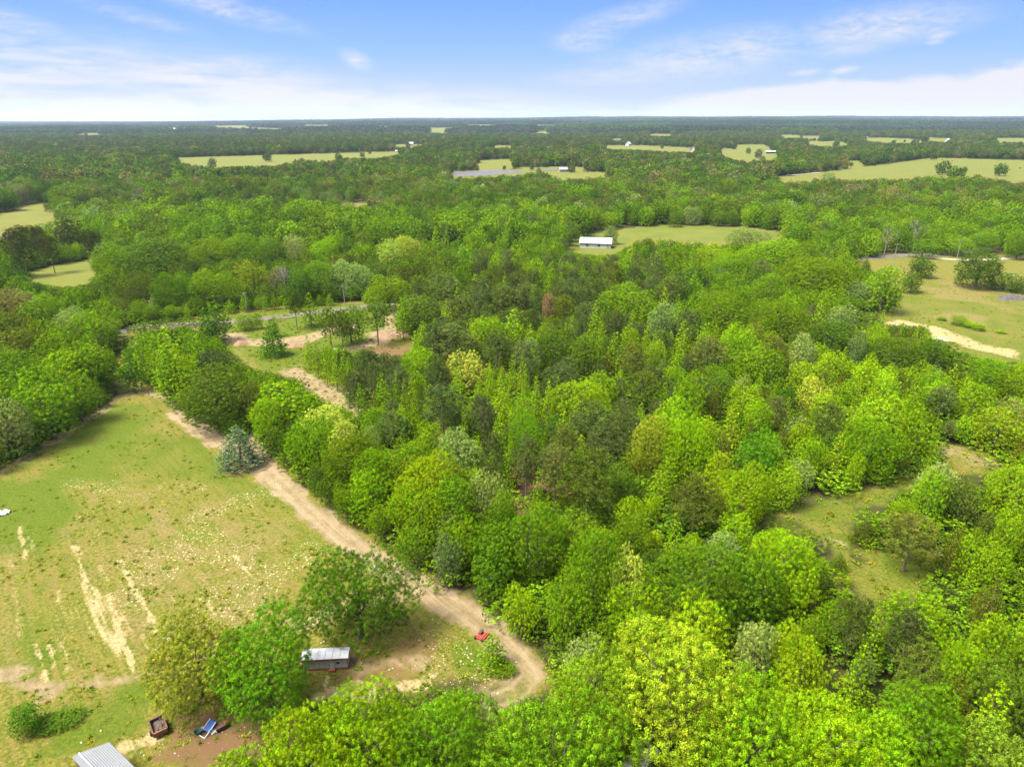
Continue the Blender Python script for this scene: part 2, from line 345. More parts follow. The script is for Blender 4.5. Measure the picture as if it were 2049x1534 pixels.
def lobes_oak(rng, R_=6.0, Hc=12.0, n=62, zc=.55, vr=.42, skirt=True):
    """one to three overlapping domes of boughs, so the outline is uneven"""
    kind = rng.integers(4); subs = {0: [(0, 0, 1, 1)], 1: [(.30, .1, .72, 1.0), (-.36, -.1, .64, .84)], 2: [(.3, .25, .62, .9), (-.38, .1, .6, 1.0), (.05, -.42, .56, .78)], 3: [(0, .05, .86, 1.04), (.5, -.2, .48, .72)]}[int(kind)]
    L_ = []; ax = rng.random(6) * 6.28
    for (ox, oy, q, hq) in subs:
        m = max(14, int(n * q ** 1.3)); k = np.arange(m) + .5; ph = np.arccos(1 - 1.70 * k / m); th = math.pi * (1 + 5 ** .5) * k + rng.random() * 6
        for p, t in zip(ph, th):
            irr = 1 + .14 * math.sin(2 * t + ax[0]) + .14 * math.sin(3 * t + ax[1] + 2 * p) + rng.normal() * .13
            lr = R_ * (.13 + .13 * rng.random()) * (1.1 if p < 1.0 else .95)
            rx = (R_ * q - lr * .7) * irr; rz = (Hc * vr * hq - lr * .5) * (1 + .14 * math.sin(t * 2 + ax[2]) + rng.normal() * .10)
            L_.append((ox * R_ + rx * math.sin(p) * math.cos(t), oy * R_ + rx * math.sin(p) * math.sin(t), Hc * zc * (.7 + .3 * hq) + rz * math.cos(p), lr))
        L_.append((ox * R_, oy * R_, Hc * zc, R_ * .42 * q))
    for i in range(5): a = i * 1.26 + rng.random(); L_.append((R_ * .35 * math.cos(a), R_ * .35 * math.sin(a), Hc * zc + (rng.random() - .3) * 2, R_ * .28))
    if skirt:
        for i in range(14):
            a = i * .45 + rng.random() * .4; rr = R_ * (.5 + .24 * rng.random()); L_.append((rr * math.cos(a), rr * math.sin(a), Hc * (.12 + .12 * rng.random()), R_ * .18))
        for i in range(12): a = i * .52 + rng.random() * .4; rr = R_ * (.35 + .25 * rng.random()); L_.append((rr * math.cos(a), rr * math.sin(a), Hc * (.25 + .25 * rng.random()), R_ * .22))
    return L_
def lobes_big(rng): return lobes_oak(rng, 9.0, 15.0, 120)
def lobes_gum(rng, R_=2.9, Hc=13.0, n=44):
    L_ = []
    for i in range(n):
        t = (i + rng.random() * .7) / n; z = Hc * (.09 + .87 * t); r = R_ * (1 - t) ** .62 * (.9 + .3 * rng.random()) * (.55 + .45 * min(1, t * 5))
        a = i * 2.4 + rng.random() * .5; lr = .42 + .58 * (1 - t) + .15 * rng.random()
        L_.append((max(0, r - lr * .5) * math.cos(a), max(0, r - lr * .5) * math.sin(a), z, lr))
        if t < .6: L_.append((r * .35 * math.cos(a + 2), r * .35 * math.sin(a + 2), z, lr))
    L_.append((0, 0, Hc * .97, .38)); return L_
def lobes_pine(rng, R_=3.6, Hc=13.0, n=52):
    L_ = []; bare = .30 + .1 * rng.random(); ax = rng.random() * 6
    for i in range(n):
        t = (i + rng.random()) / n; z = Hc * (bare + (.95 - bare) * t)
        prof = math.sin(math.pi * (.18 + .80 * t)) ** .7
        r = R_ * prof * (1 + .16 * math.sin(3 * i * 2.4 + ax)) * (.72 + .34 * rng.random()); a = i * 2.4 + rng.random() * .8
        lr = .55 + .45 * rng.random()
        L_.append((r * math.cos(a), r * math.sin(a), z + .4 * (r / R_), lr))
    for i in range(12): a = rng.random() * 6.28; r = R_ * .4 * rng.random(); L_.append((r * math.cos(a), r * math.sin(a), Hc * (.5 + .42 * rng.random()), 1.0))
    return L_
def lobes_cedar(rng, R_=2.3, Hc=8.0, n=46):
    L_ = []
    for i in range(n):
        t = (i + rng.random() * .8) / n; z = Hc * (.05 + .90 * t); r = R_ * (1 - t) ** .8 * (.85 + .3 * rng.random())
        a = i * 2.4; lr = .28 + .52 * (1 - t); L_.append((max(0, r - lr * .4) * math.cos(a), max(0, r - lr * .4) * math.sin(a), z, lr))
        if i % 3 == 0: L_.append((0, 0, z, r * .6 + .1))
    return L_
def lobes_bush(rng, R_=1.5, Hc=2.2):
    L_ = [(0, 0, Hc * .45, R_ * .55)]; n = 18; k = np.arange(n) + .5; ph = np.arccos(1 - 1.35 * k / n); th = 2.4 * k
    for p, t in zip(ph, th):
        q = 1 + rng.normal() * .09; L_.append((R_ * .72 * q * math.sin(p) * math.cos(t), R_ * .72 * q * math.sin(p) * math.sin(t), Hc * (.38 + .42 * q * math.cos(p)), R_ * (.26 + .08 * rng.random())))
    return L_
def trunk(kind, rng, lobes, Hc, r0):
    mb = MB(); lean = rng.normal(size=2) * .25; big_ = kind in ('oak', 'big'); top = Hc * (.9 if not big_ else .62)
    pts = [(lean[0] * t * t, lean[1] * t * t, -.3 + top * t) for t in (0, .1, .3, .55, .8, 1)]
    mb.tube(pts, [r0 * q for q in (1.35, 1.0, .85, .62, .38, .12)], 8)
    n = {'oak': 12, 'big': 16, 'pine': 18, 'gum': 8, 'cedar': 3}[kind]
    for k in rng.permutation(len(lobes))[:n]:
        x, y, z, lr = lobes[k]
        zb = min(max(Hc * .2, z - (2.6 if big_ else .5) - .35 * math.hypot(x, y)), top * .95); t = (zb + .3) / top
        b = np.array([lean[0] * t * t, lean[1] * t * t, zb]); e = np.array([x, y, z]); m = (b + e) / 2 + [rng.normal() * .3, rng.normal() * .3, .15 * np.linalg.norm(e - b) * (1 if big_ else .2)]
        rr = r0 * (.30 if big_ else .2); mb.tube([b, m, e], [rr, rr * .6, rr * .2], 5)
    return mb
PROTO = {}
SPEC = {  # kind: lobes, H, R, trunk radius, material, (hi) per_area,nleaf,clump_r,leaf ; mid ; lo
    'oak': (lobes_oak, 12., 6., .38, (10.0, 40, .40, .19), (5.0, 18, .52, .38), (2.2, 7, .75, .95)),
    'big': (lobes_big, 15., 9., .5, (11.0, 48, .40, .16), (4.5, 16, .55, .42), (2., 6, .8, 1.)),
    'gum': (lobes_gum, 13., 2.9, .16, (13, 22, .27, .22), (7, 11, .36, .36), (3.5, 5, .5, .85)),
    'pine': (lobes_pine, 13., 3.6, .20, (9, 48, .42, .34), (6, 22, .5, .48), (2.6, 8, .6, 1.0)),
    'cedar': (lobes_cedar, 8., 2.3, .15, (44, 11, .20, .22), (20, 8, .26, .36), (6, 5, .4, .8)),
    'bush': (lobes_bush, 2.2, 1.5, .0, (40, 12, .18, .15), (18, 8, .24, .28), (8, 4, .35, .5)),
}
def proto(kind, lod, i):
    key = (kind, lod, i)
    if key in PROTO: return PROTO[key]
    fn, Hc, R_, r0, *lods = SPEC[kind]; rng = np.random.default_rng(100 + i * 17 + len(kind))
    lb = fn(rng); pa, nl, cr, lf = lods[lod]
    nd = kind in ('pine', 'cedar')
    V, Fq, var = foliage(lb, pa, nl, cr, lf, 5 + i, asp=(.26 if kind == 'pine' else (.4 if kind == 'cedar' else .66)), needle=nd, flat=.85 if kind != 'gum' else 1.0)
    cm = mesh_obj('crown', V, Fq, M_needle if nd else M_leaf, attrs={'var': ('FACE', 'FLOAT', var)}, link=False)
    tm = None
    if r0 > 0: tm = trunk(kind, rng, lb, Hc, r0).build('trunk', M_pinebark if kind == 'pine' else M_bark, link=False)
    vv = V.reshape(-1, 3); Rm = float(np.percentile(np.hypot(vv[:, 0], vv[:, 1]), 93)); Hm = float(np.percentile(vv[:, 2], 99.7))
    PROTO[key] = (cm, tm, Hm, Rm); return PROTO[key]
NP_ = {'oak': 6, 'big': 3, 'gum': 3, 'pine': 4, 'cedar': 3, 'bush': 3}
NAME = {'oak': 'broadleaf_tree', 'big': 'broadleaf_tree', 'gum': 'sweetgum_tree', 'pine': 'pine_tree', 'cedar': 'cedar_tree', 'bush': 'shrub'}

# ------------------------------------------------------------------ the trees one can pick out in the photo
# (x, top y, width) in photo points, kind, tint, height m or None, label or None  [a 8th value = base y when the foot is seen]
T = []
def t(x, y, wd, k, ti, h=None, lab=None, base=None, short=None): T.append(dict(x=x, y=y, w=wd, k=k, t=ti, h=h, lab=lab, base=base, short=short))
t(1345, 1250, 315, 'oak', (.125, .182, .022), 15, "huge domed oak covered in pale yellow catkins near the bottom of the wood", short="the huge pale yellow oak")
t(1165, 1298, 210, 'oak', (.082, .15, .010), 12, "yellow-green oak at the track bend, left shoulder of the huge pale oak")
t(1110, 1392, 310, 'oak', (.082, .15, .010), 15, "broad yellow-green oak cut off by the photo's bottom edge below the track bend", short="the broad yellow-green oak at the bottom edge")
t(925, 1362, 220, 'oak', (.075, .14, .010), 13, "rounded yellow-green tree at the south end of the grassy yard", short="the tree south of the yard")
t(745, 1385, 240, 'oak', 'bright', 13, "bright green spreading tree below the white shed at the bottom edge", short="the bright tree below the white shed")
t(610, 1430, 220, 'oak', 'bright', 12, "bright green tree at the bottom edge, right of the scrap under the yard trees")
t(480, 1500, 150, 'oak', 'bright', 10, "bright green treetop at the very bottom edge, leftmost of the bottom trees")
t(1500, 1378, 230, 'oak', 'lime', 14, "vivid lime feathery tree right of the huge pale yellow oak", short="the vivid lime feathery tree")
t(1650, 1400, 260, 'oak', 'bright', 13); t(1835, 1385, 200, 'oak', 'mid', 12); t(1990, 1450, 180, 'oak', (.08, .14, .015), 11); t(1750, 1450, 220, 'oak', 'bright', 12)
t(1977, 1372, 85, 'gum', 'lime', 11, "vivid green pointed tree near the right edge, low in the photo")
t(716, 1092, 212, 'oak', (.036, .095, .008), None, "big lone green oak standing in the yard beside the white shed", 1308, "the big lone oak by the shed")
t(390, 1238, 190, 'oak', (.10, .135, .02), None, "pale olive-yellow oak, the left of the two yard trees by the shed", 1440, "the pale yard oak")
t(530, 1226, 205, 'oak', (.055, .15, .008), None, "bright green feathery tree overhanging the left end of the white shed", 1458, "the feathery tree over the shed")
t(985, 1266, 62, 'gum', (.065, .14, .009), None, "small slender bright green tree beside the curve of the dirt track", 1345, "the small tree in the track's curve")
t(1008, 1318, 50, 'bush', 'mid', None, "low green bush at the foot of the slender tree in the track curve", 1352)
t(48, 1408, 62, 'bush', (.04, .11, .01), None, "dense rounded green bush above the grey barn roof", 1474)
t(115, 1414, 84, 'bush', 'dark', None, "low spreading dark vine mound right of the rounded green bush", 1462)
t(300, 1318, 12, 'bush', 'mid', None, "tiny bush left of the pale yard oak", 1330)
t(476, 850, 92, 'cedar', 'blue', None, "lone silvery blue-green cedar on the meadow edge of the dirt track", 942, "the lone blue-green cedar")
t(432, 733, 165, 'oak', (.052, .085, .014), None, "wide dull olive oak where the dirt track enters the trees", 862, "the wide olive oak")
t(374, 716, 78, 'oak', 'lime', None, "lime green round tree between the sweetgum clump and the wide olive oak", 800, "the lime round tree")
for i, (x, y, wd) in enumerate([(345, 648, 62), (312, 668, 50), (282, 662, 46), (372, 655, 48), (400, 668, 46), (330, 690, 60), (362, 690, 50), (298, 692, 50)]): t(x, y, wd, 'gum', 'bright' if i % 2 else 'lime', 13)
t(430, 700, 78, 'pine', 'darkpine', 9, "low dark pine between the sweetgum clump and the wide olive oak")
t(446, 678, 24, 'gum', 'bright', 9); t(262, 700, 46, 'gum', (.04, .095, .009), None, "dark green pointed tree standing at the top corner of the meadow", 788, "the pointed tree at the meadow's corner")
t(428, 618, 60, 'oak', (.032, .09, .012), None, "dark green egg-shaped tree beside the road at the dirt turnaround", 688, "the egg-shaped roadside tree")
t(545, 640, 52, 'cedar', (.045, .115, .008), None, "green cone-shaped tree alone in the grass below the dirt turnaround", 716, "the lone cone tree by the turnaround")
t(549, 628, 22, 'gum', 'bright', 7); t(590, 576, 36, 'pine', (.045, .075, .015), None, "tall thin-crowned pine beside the turnaround entrance", 662); t(620, 586, 38, 'gum', 'bright', None, "bright green pointed tree touching the thin-crowned roadside pine", 655)
t(488, 630, 34, 'bush', 'mid', None, "rounded bush on the grass island of the turnaround", 662); t(512, 625, 26, 'bush', 'bright', None, "bright bush right of the rounded bush on the turnaround island", 660)
t(660, 616, 44, 'pine', (.055, .09, .014), None, "open-crowned pine in the left of the stand beside the turnaround", 700); t(700, 611, 52, 'oak', (.055, .11, .01), None, "light green bushy tree beside the turnaround stand's pines", 690)
t(683, 620, 40, 'pine', (.05, .085, .014), None, "middle pine of the small stand beside the turnaround", 705)
t(754, 602, 58, 'pine', (.052, .095, .014), None, "pine on a tall bare trunk standing on the cleared red soil", 694, "the bare-trunked pine on red soil")
t(805, 594, 34, 'gum', 'bright', None, "bright slim tree on the right edge of the cleared red soil", 682); t(838, 588, 74, 'oak', (.09, .14, .02), None, "yellow-green tree with pale crown at the right end of the clearing", 676, "the pale tree at the clearing's right")
t(828, 663, 26, 'gum', 'lime', 10); t(776, 690, 42, 'pine', 'darkpine', 10); t(735, 700, 46, 'pine', 'pine', 10); t(749, 722, 44, 'pine', 'pine', 11)
for x, y, b in ((617, 672, 742), (634, 682, 758), (652, 690, 775), (672, 700, 785), (690, 700, 780), (662, 680, 762)): t(x, y, 24, 'gum', 'lime', None, None, b)
t(700, 741, 54, 'pine', 'darkpine', 12); t(903, 646, 92, 'pine', 'pine', 12); t(870, 650, 50, 'pine', 'darkpine', 12); t(978, 632, 70, 'oak', 'bright', 11); t(1026, 620, 48, 'gum', 'lime', 12)
t(916, 567, 18, 'gum', 'lime', 13); t(930, 579, 18, 'gum', 'lime', 12); t(995, 663, 64, 'pine', 'pine', 12); t(933, 700, 78, 'oak', 'yel', 11, "pale yellow-topped tree among the dark pines, middle of the wood", short="the pale-topped tree among the pines")
t(841, 697, 80, 'oak', 'bright', 10); t(872, 711, 52, 'pine', 'pine', 11)
for x, y, wd in ((916, 734, 34), (980, 724, 22), (1025, 708, 28), (1045, 714, 26), (1053, 736, 26), (1073, 753, 30), (1097, 765, 27), (1116, 755, 27), (795, 743, 24), (826, 745, 30), (766, 746, 36), (834, 777, 26), (853, 762, 16), (723, 767, 28), (812, 757, 26), (930, 811, 20), (992, 844, 32), (1037, 795, 20)): t(x, y, wd, 'gum', 'lime' if (x % 3) else 'bright', 11)
t(1021, 871, 28, 'gum', 'bright', 12, "slender vivid column tree between two dark pines, middle of the wood", short="the slender vivid column tree"); t(1077, 939, 38, 'gum', 'bright', 11)
t(886, 768, 88, 'pine', 'darkpine', 13, "big rounded dark pine in the middle of the wood", short="the big rounded dark pine"); t(964, 792, 54, 'pine', 'darkpine', 12); t(787, 823, 64, 'pine', 'pine', 9); t(814, 816, 62, 'oak', 'mid', 9)
t(1046, 799, 64, 'oak', 'bright', 9); t(1056, 833, 94, 'oak', (.055, .13, .008), 10); t(916, 856, 92, 'oak', 'pale', 11, "round pale grey-green tree with flowering crown beside the pines", short="the pale flowering round tree")
t(988, 865, 48, 'pine', 'pine', 12); t(1053, 872, 58, 'pine', 'pine', 13); t(1128, 851, 64, 'pine', 'pine', 12); t(1214, 837, 84, 'pine', 'pine', 12); t(1176, 895, 112, 'pine', (.036, .058, .011), 14); t(1111, 890, 78, 'pine', 'pine', 12); t(1186, 803, 92, 'pine', 'pine', 11)
t(1048, 915, 46, 'pine', 'brown', 8, "low browned dying pine beside a slender green column tree"); t(1097, 586, 28, 'pine', 'brown', 12, "rust-brown dead pine among green pines at the back of the wood", short="the rust-brown pine")
t(1130, 590, 50, 'pine', 'olive', 11); t(1299, 835, 98, 'oak', (.12, .175, .018), 12, "large yellow-green flowering tree right of the pines, mid-wood", short="the large yellow-green mid-wood tree"); t(978, 940, 78, 'oak', 'pale', 10, "pale whitish-green tree at the wood edge above the dirt track", short="the whitish-green edge tree")
t(889, 548, 78, 'pine', 'pine', 13); t(957, 560, 60, 'pine', 'pine', 13); t(1005, 570, 60, 'pine', 'pine', 12); t(1050, 566, 55, 'pine', 'pine', 12); t(925, 590, 60, 'pine', 'pine', 12)
t(1262, 570, 125, 'oak', 'mid', 13); t(1326, 606, 64, 'oak', 'greygreen', 12); t(1169, 670, 74, 'oak', 'dark', 12); t(1111, 660, 76, 'oak', 'dark', 11); t(1217, 697, 38, 'cedar', 'cedar', 9); t(1265, 687, 66, 'pine', 'olive', 11); t(1285, 741, 64, 'pine', 'olive', 11); t(1309, 680, 42, 'oak', 'lime', 9); t(1261, 651, 42, 'oak', 'lime', 9); t(1159, 757, 112, 'oak', 'bright', 11); t(1203, 741, 64, 'oak', 'bright', 10)
t(1441, 588, 122, 'oak', 'mid', 13); t(1571, 601, 104, 'oak', 'mid', 13); t(1639, 601, 38, 'gum', 'lime', 12); t(1687, 610, 60, 'oak', 'pale', 11); t(1663, 640, 84, 'oak', 'dark', 10)
for x, y in ((1733, 642), (1773, 629), (1797, 641), (1829, 639), (1848, 636)): t(x, y, 24, 'gum', 'lime', 13)
t(1790, 672, 104, 'oak', 'dark', 10); t(1913, 677, 96, 'oak', (.034, .07, .014), 9, "dark green tree in front of the bare sand bank", short="the dark tree before the sand bank"); t(1715, 660, 34, 'oak', 'greygreen', 11)
t(1503, 690, 64, 'oak', 'bright', 11); t(1540, 697, 58, 'oak', 'mid', 11); t(1431, 772, 44, 'cedar', 'cedar', 9); t(1499, 837, 38, 'cedar', 'cedar', 8); t(1564, 840, 36, 'cedar', 'cedar', 8); t(1479, 905, 26, 'cedar', 'cedar', 7); t(1656, 806, 66, 'pine', (.045, .065, .02), 10, "grey-green pine standing among bright broadleaf trees right of centre", short="the grey-green pine"); t(1882, 772, 54, 'pine', 'pine', 9); t(1417, 673, 72, 'pine', 'pine', 11)
t(1759, 789, 96, 'oak', 'lime', 11); t(1742, 830, 120, 'oak', 'bright', 12, "big bright green dome beside the small grass clearing on the right", short="the big bright dome by the clearing"); t(1831, 820, 70, 'oak', 'bright', 11); t(1769, 741, 64, 'oak', 'lime', 10); t(1861, 762, 66, 'oak', 'lime', 9)
t(1516, 861, 92, 'oak', (.055, .135, .008), 11); t(1629, 755, 58, 'oak', 'yel', 9); t(1715, 758, 26, 'gum', 'lime', 10); t(1622, 871, 60, 'oak', 'lime', 9); t(1718, 909, 44, 'oak', 'lime', 7); t(1574, 939, 62, 'oak', 'lime', 8); t(1376, 837, 106, 'oak', 'bright', 12); t(1482, 929, 118, 'oak', 'bright', 11); t(1390, 953, 112, 'pine', (.04, .06, .011), 11)
t(1978, 721, 74, 'oak', 'mid', 9); t(2028, 734, 66, 'oak', 'mid', 10); t(1981, 823, 94, 'oak', (.10, .16, .012), 9); t(2030, 800, 70, 'oak', 'pale', 8)
t(1855, 914, 80, 'oak', 'pale', 10, "pale grey-green tree at the near edge of the right-hand clearing", short="the pale tree by the right clearing"); t(1844, 941, 64, 'oak', 'bright', 10); t(1923, 953, 64, 'oak', 'olive', 9); t(2015, 911, 104, 'oak', 'lime', 11); t(1950, 914, 36, 'cedar', 'cedar', 9)
t(1731, 1038, 54, 'cedar', (.045, .062, .009), None, "squat cone-shaped cedar at the bare patch in the lower right clearing", 1092, "the squat cedar"); t(1679, 1104, 38, 'cedar', 'dark', None, "small round dark cedar below the bare patch in the clearing", 1146)
t(1820, 1028, 112, 'pine', (.06, .085, .028), None, "round pale grey-green pine in the lower right clearing", 1158, "the round pale pine"); t(1570, 1036, 150, 'oak', 'bright', 12); t(1904, 1052, 52, 'cedar', 'cedar', 9); t(1980, 1160, 64, 'cedar', 'cedar', 9); t(1935, 1070, 54, 'oak', 'lime', 8); t(2015, 1021, 74, 'oak', 'lime', 9); t(1990, 1085, 64, 'oak', 'lime', 8)
t(1705, 1192, 82, 'pine', (.045, .07, .02), 10); t(1810, 1224, 78, 'pine', 'darkpine', 10); t(1831, 1293, 98, 'pine', 'olive', 11); t(1904, 1348, 74, 'cedar', (.06, .08, .008), 9); t(1744, 1224, 48, 'gum', 'bright', 10); t(1709, 1297, 52, 'gum', 'bright', 11); t(1830, 1186, 120, 'oak', 'bright', 8); t(1987, 1228, 94, 'oak', 'bright', 9); t(1911, 1278, 84, 'oak', 'bright', 9); t(1632, 1134, 48, 'cedar', 'cedar', 9)
t(1254, 1098, 66, 'oak', 'yel', 11, "small cream-topped tree among green oaks right of the dirt track", short="the small cream-topped tree"); t(1272, 1172, 124, 'oak', 'bright', 10); t(1397, 1190, 124, 'oak', 'lime', 10); t(1188, 1052, 132, 'oak', 'mid', 13); t(1400, 1082, 170, 'oak', (.05, .105, .009), 13); t(1139, 1144, 96, 'oak', 'mid', 11); t(1042, 1172, 66, 'oak', 'lime', 8); t(1505, 1104, 124, 'oak', 'mid', 12); t(1348, 1024, 38, 'gum', 'bright', 10); t(1060, 1012, 140, 'oak', 'mid', 12); t(985, 1060, 110, 'oak', (.05, .105, .009), 10); t(925, 1030, 90, 'oak', 'bright', 10); t(900, 1070, 60, 'oak', 'greygreen', 8)
# belt along the track
for a in [(590, 760, 120, 'bright', 10), (545, 790, 90, 'bright', 9), (650, 806, 84, 'yel', 10), (690, 842, 70, 'yel', 10), (632, 835, 104, 'bright', 10), (705, 862, 112, 'mid', 11), (762, 890, 110, 'bright', 11), (855, 902, 130, 'bright', 11), (800, 905, 80, 'mid', 10), (745, 940, 90, 'bright', 9), (835, 965, 110, 'bright', 10), (910, 950, 90, 'mid', 10), (500, 760, 70, 'olive', 10), (745, 852, 40, 'pale', 10), (1000, 985, 70, 'mid', 10)]: t(a[0], a[1], a[2], 'oak', a[3], a[4])
# wood on the left
for a in [(200, 622, 95, 'mid', 12), (120, 655, 90, 'mid', 12), (50, 650, 90, 'olive', 12), (155, 690, 110, 'bright', 12), (60, 730, 120, 'mid', 13), (212, 690, 100, 'mid', 12), (205, 745, 90, 'mid', 11), (10, 795, 90, 'pale', 12), (95, 765, 120, 'mid', 12), (30, 700, 90, 'mid', 12), (10, 620, 90, 'olive', 13), (25, 575, 110, 'blush', 14), (85, 590, 90, 'mid', 12)]: t(a[0], a[1], a[2], 'oak', a[3], a[4])
for x, y in ((125, 640), (180, 636), (205, 630), (70, 640), (135, 672), (190, 655)): t(x, y, 28, 'gum', 'lime', 12)
# roadside saplings behind the road and mid-distance trees
for x, y, b, wd in ((240, 608, 650, 22), (280, 600, 645, 34), (300, 610, 648, 34), (345, 610, 642, 38), (375, 610, 640, 18), (490, 585, 625, 24), (530, 590, 622, 18), (548, 586, 620, 18), (515, 595, 620, 16), (460, 600, 628, 26), (575, 590, 618, 20), (640, 590, 612, 20), (660, 588, 612, 18), (720, 610, 640, 12), (735, 585, 606, 24)): t(x, y, wd, 'gum' if wd < 30 else 'bush', 'bright' if wd < 30 else 'mid', None, None, b)
t(232, 640, 26, 'bush', 'lime', None, "lime bush at the road end of the green lane", 668)
t(310, 474, 165, 'oak', (.04, .075, .014), None, "massive dome-shaped oak at the right end of the small left pasture", 572, "the massive dome oak"); t(235, 490, 90, 'oak', 'mid', None, None, 565); t(202, 487, 48, 'oak', 'pale', None, "small olive-pale round tree at the top of the small left pasture", 522); t(185, 452, 48, 'oak', 'mid', 12)
for x, y, wd in ((8, 460, 50), (45, 452, 55), (80, 455, 40), (140, 440, 58), (105, 470, 40), (165, 462, 36), (60, 475, 50)): t(x, y, wd, 'pine', (.034, .042, .014), 16)
t(30, 500, 40, 'gum', (.035, .085, .014), None, "green pointed tree left of the small left pasture", 555); t(95, 405, 16, 'bush', 'dark', None, None, 425); t(128, 392, 46, 'oak', 'mid', None, "green round tree at the right end of the dry left pasture", 438)
t(650, 475, 62, 'oak', 'lime', 13, "vivid lime green tree standing out of the distant woods left of centre", short="the vivid lime distant tree"); t(505, 522, 60, 'oak', (.11, .17, .012), 13, "yellow-green vine-draped tree behind the road, left of centre"); t(560, 535, 46, 'oak', 'blush', 10, "greyish brown half-bare tree behind the road")
t(280, 545, 80, 'oak', 'olive', 13); t(350, 545, 80, 'oak', 'mid', 13); t(430, 540, 90, 'oak', 'mid', 13); t(640, 520, 100, 'oak', 'mid', 13); t(760, 555, 100, 'oak', 'mid', 12); t(590, 545, 70, 'oak', 'dark', 12); t(700, 520, 80, 'oak', 'pale', 13); t(780, 480, 60, 'oak', 'yel', 13); t(815, 470, 60, 'oak', 'yel', 13); t(480, 470, 90, 'oak', 'mid', 14); t(420, 480, 80, 'oak', 'mid', 13); t(540, 480, 80, 'oak', 'dark', 13); t(590, 470, 50, 'oak', 'pale', 13)
# the right hand side
t(1734, 516, 19, 'cedar', 'dark', None, "small dark cedar alone beside the grey road", 541); t(1847, 478, 52, 'oak', (.045, .10, .01), None, "round lollipop tree beside the grey road in the right field", 518, "the round tree by the grey road")
t(1845, 515, 50, 'oak', 'dark', None, "dark ball-shaped bush in the right field, nearer the road", 557); t(1825, 546, 42, 'oak', 'dark', None, "dark rounded bush in the right field below the ball-shaped one", 588)
t(1960, 500, 92, 'oak', (.034, .07, .012), None, "dark spreading tree in the middle of the right field", 580, "the spreading tree in the right field"); t(2012, 545, 60, 'oak', 'dark', None, "dark low thicket tree right of the spreading field tree", 584); t(2045, 556, 40, 'cedar', 'dark', None, None, 588)
t(1770, 530, 74, 'oak', (.08, .145, .012), None, "yellow-green tall tree at the left edge of the right field", 630, "the yellow-green field-edge tree"); t(1630, 512, 130, 'oak', 'mid', None, "broad round oak in front of the far house yard, right of centre", 610); t(1718, 560, 56, 'oak', 'greygreen', None, None, 618)
t(1548, 478, 110, 'oak', 'bright', 14); t(1470, 500, 80, 'oak', 'bright', 13); t(1430, 490, 90, 'oak', 'bright', 12); t(1540, 545, 90, 'oak', 'mid', 13); t(1500, 455, 80, 'oak', 'pale', None, None, 505)
t(1223, 452, 30, 'oak', 'greygreen', None, "small thin tree in front of the white barn roof", 490, "the thin tree by the white barn"); t(1350, 418, 30, 'gum', 'mid', None, "dark pointed tree at the far edge of the barn pasture", 455); t(1385, 412, 34, 'oak', 'pale', None, "pale tree at the far edge of the barn pasture", 452)
t(1905, 470, 80, 'oak', 'mid', None, None, 512); t(1870, 460, 50, 'oak', 'mid', None, None, 506); t(1965, 465, 60, 'oak', 'mid', None, None, 505); t(2040, 460, 60, 'oak', 'mid', None, None, 520)
ORDB = ['widest', 'second widest', 'far right narrow', 'leftmost small', 'lone rightmost']
for x, y, wd, b in ((1918, 630, 30, 652), (1938, 640, 26, 656), (1958, 646, 26, 662), (1885, 633, 18, 642), (2003, 660, 20, 668)): t(x, y, wd, 'bush', 'bright', None, ORDB.pop(0) + " bright green bush in the short row above the sand bank", b)

ITEMS = []; r0 = np.random.default_rng(3); random.seed(3)
def top_edge(X0, Y0, h, r):
    """photo y of the upper outline of a domed crown (its back, not its apex, when one looks down on it)"""
    x, y, d = P(X0, Y0, h * .56); dl = math.atan2(H - h * .56, Y0)
    return y - F / d * math.sqrt((.82 * r * math.sin(dl)) ** 2 + (.44 * h * math.cos(dl)) ** 2)
for q in T:
    if q['base'] is not None:
        X0, Y0 = G(q['x'], q['base']); d = P(X0, Y0, 3)[2]; rad = q['w'] / F * d / 2; Y0 = Y0 + rad * .45; lo, hi_ = .4, 30
        for _ in range(40):
            h = (lo + hi_) / 2
            if top_edge(X0, Y0, h, rad) > q['y']: lo = h
            else: hi_ = h
    else:
        h = q['h']; lo, hi_ = 25., 900.
        for _ in range(50):
            Y0 = (lo + hi_) / 2; d = P(0, Y0, h * .56)[2]; rad = q['w'] / F * d / 2
            if top_edge(0, Y0, h, rad) > q['y']: lo = Y0
            else: hi_ = Y0
        X0 = (q['x'] - 1024.5) / F * d
    X0 = (q['x'] - 1024.5) / F * P(0, Y0, h * .5)[2]
    ITEMS.append(dict(X=float(X0), Y=float(Y0), h=float(max(h, .8)), r=float(rad), k=q['k'], t=q['t'], lab=q['lab'], short=q['short'], hand=True))

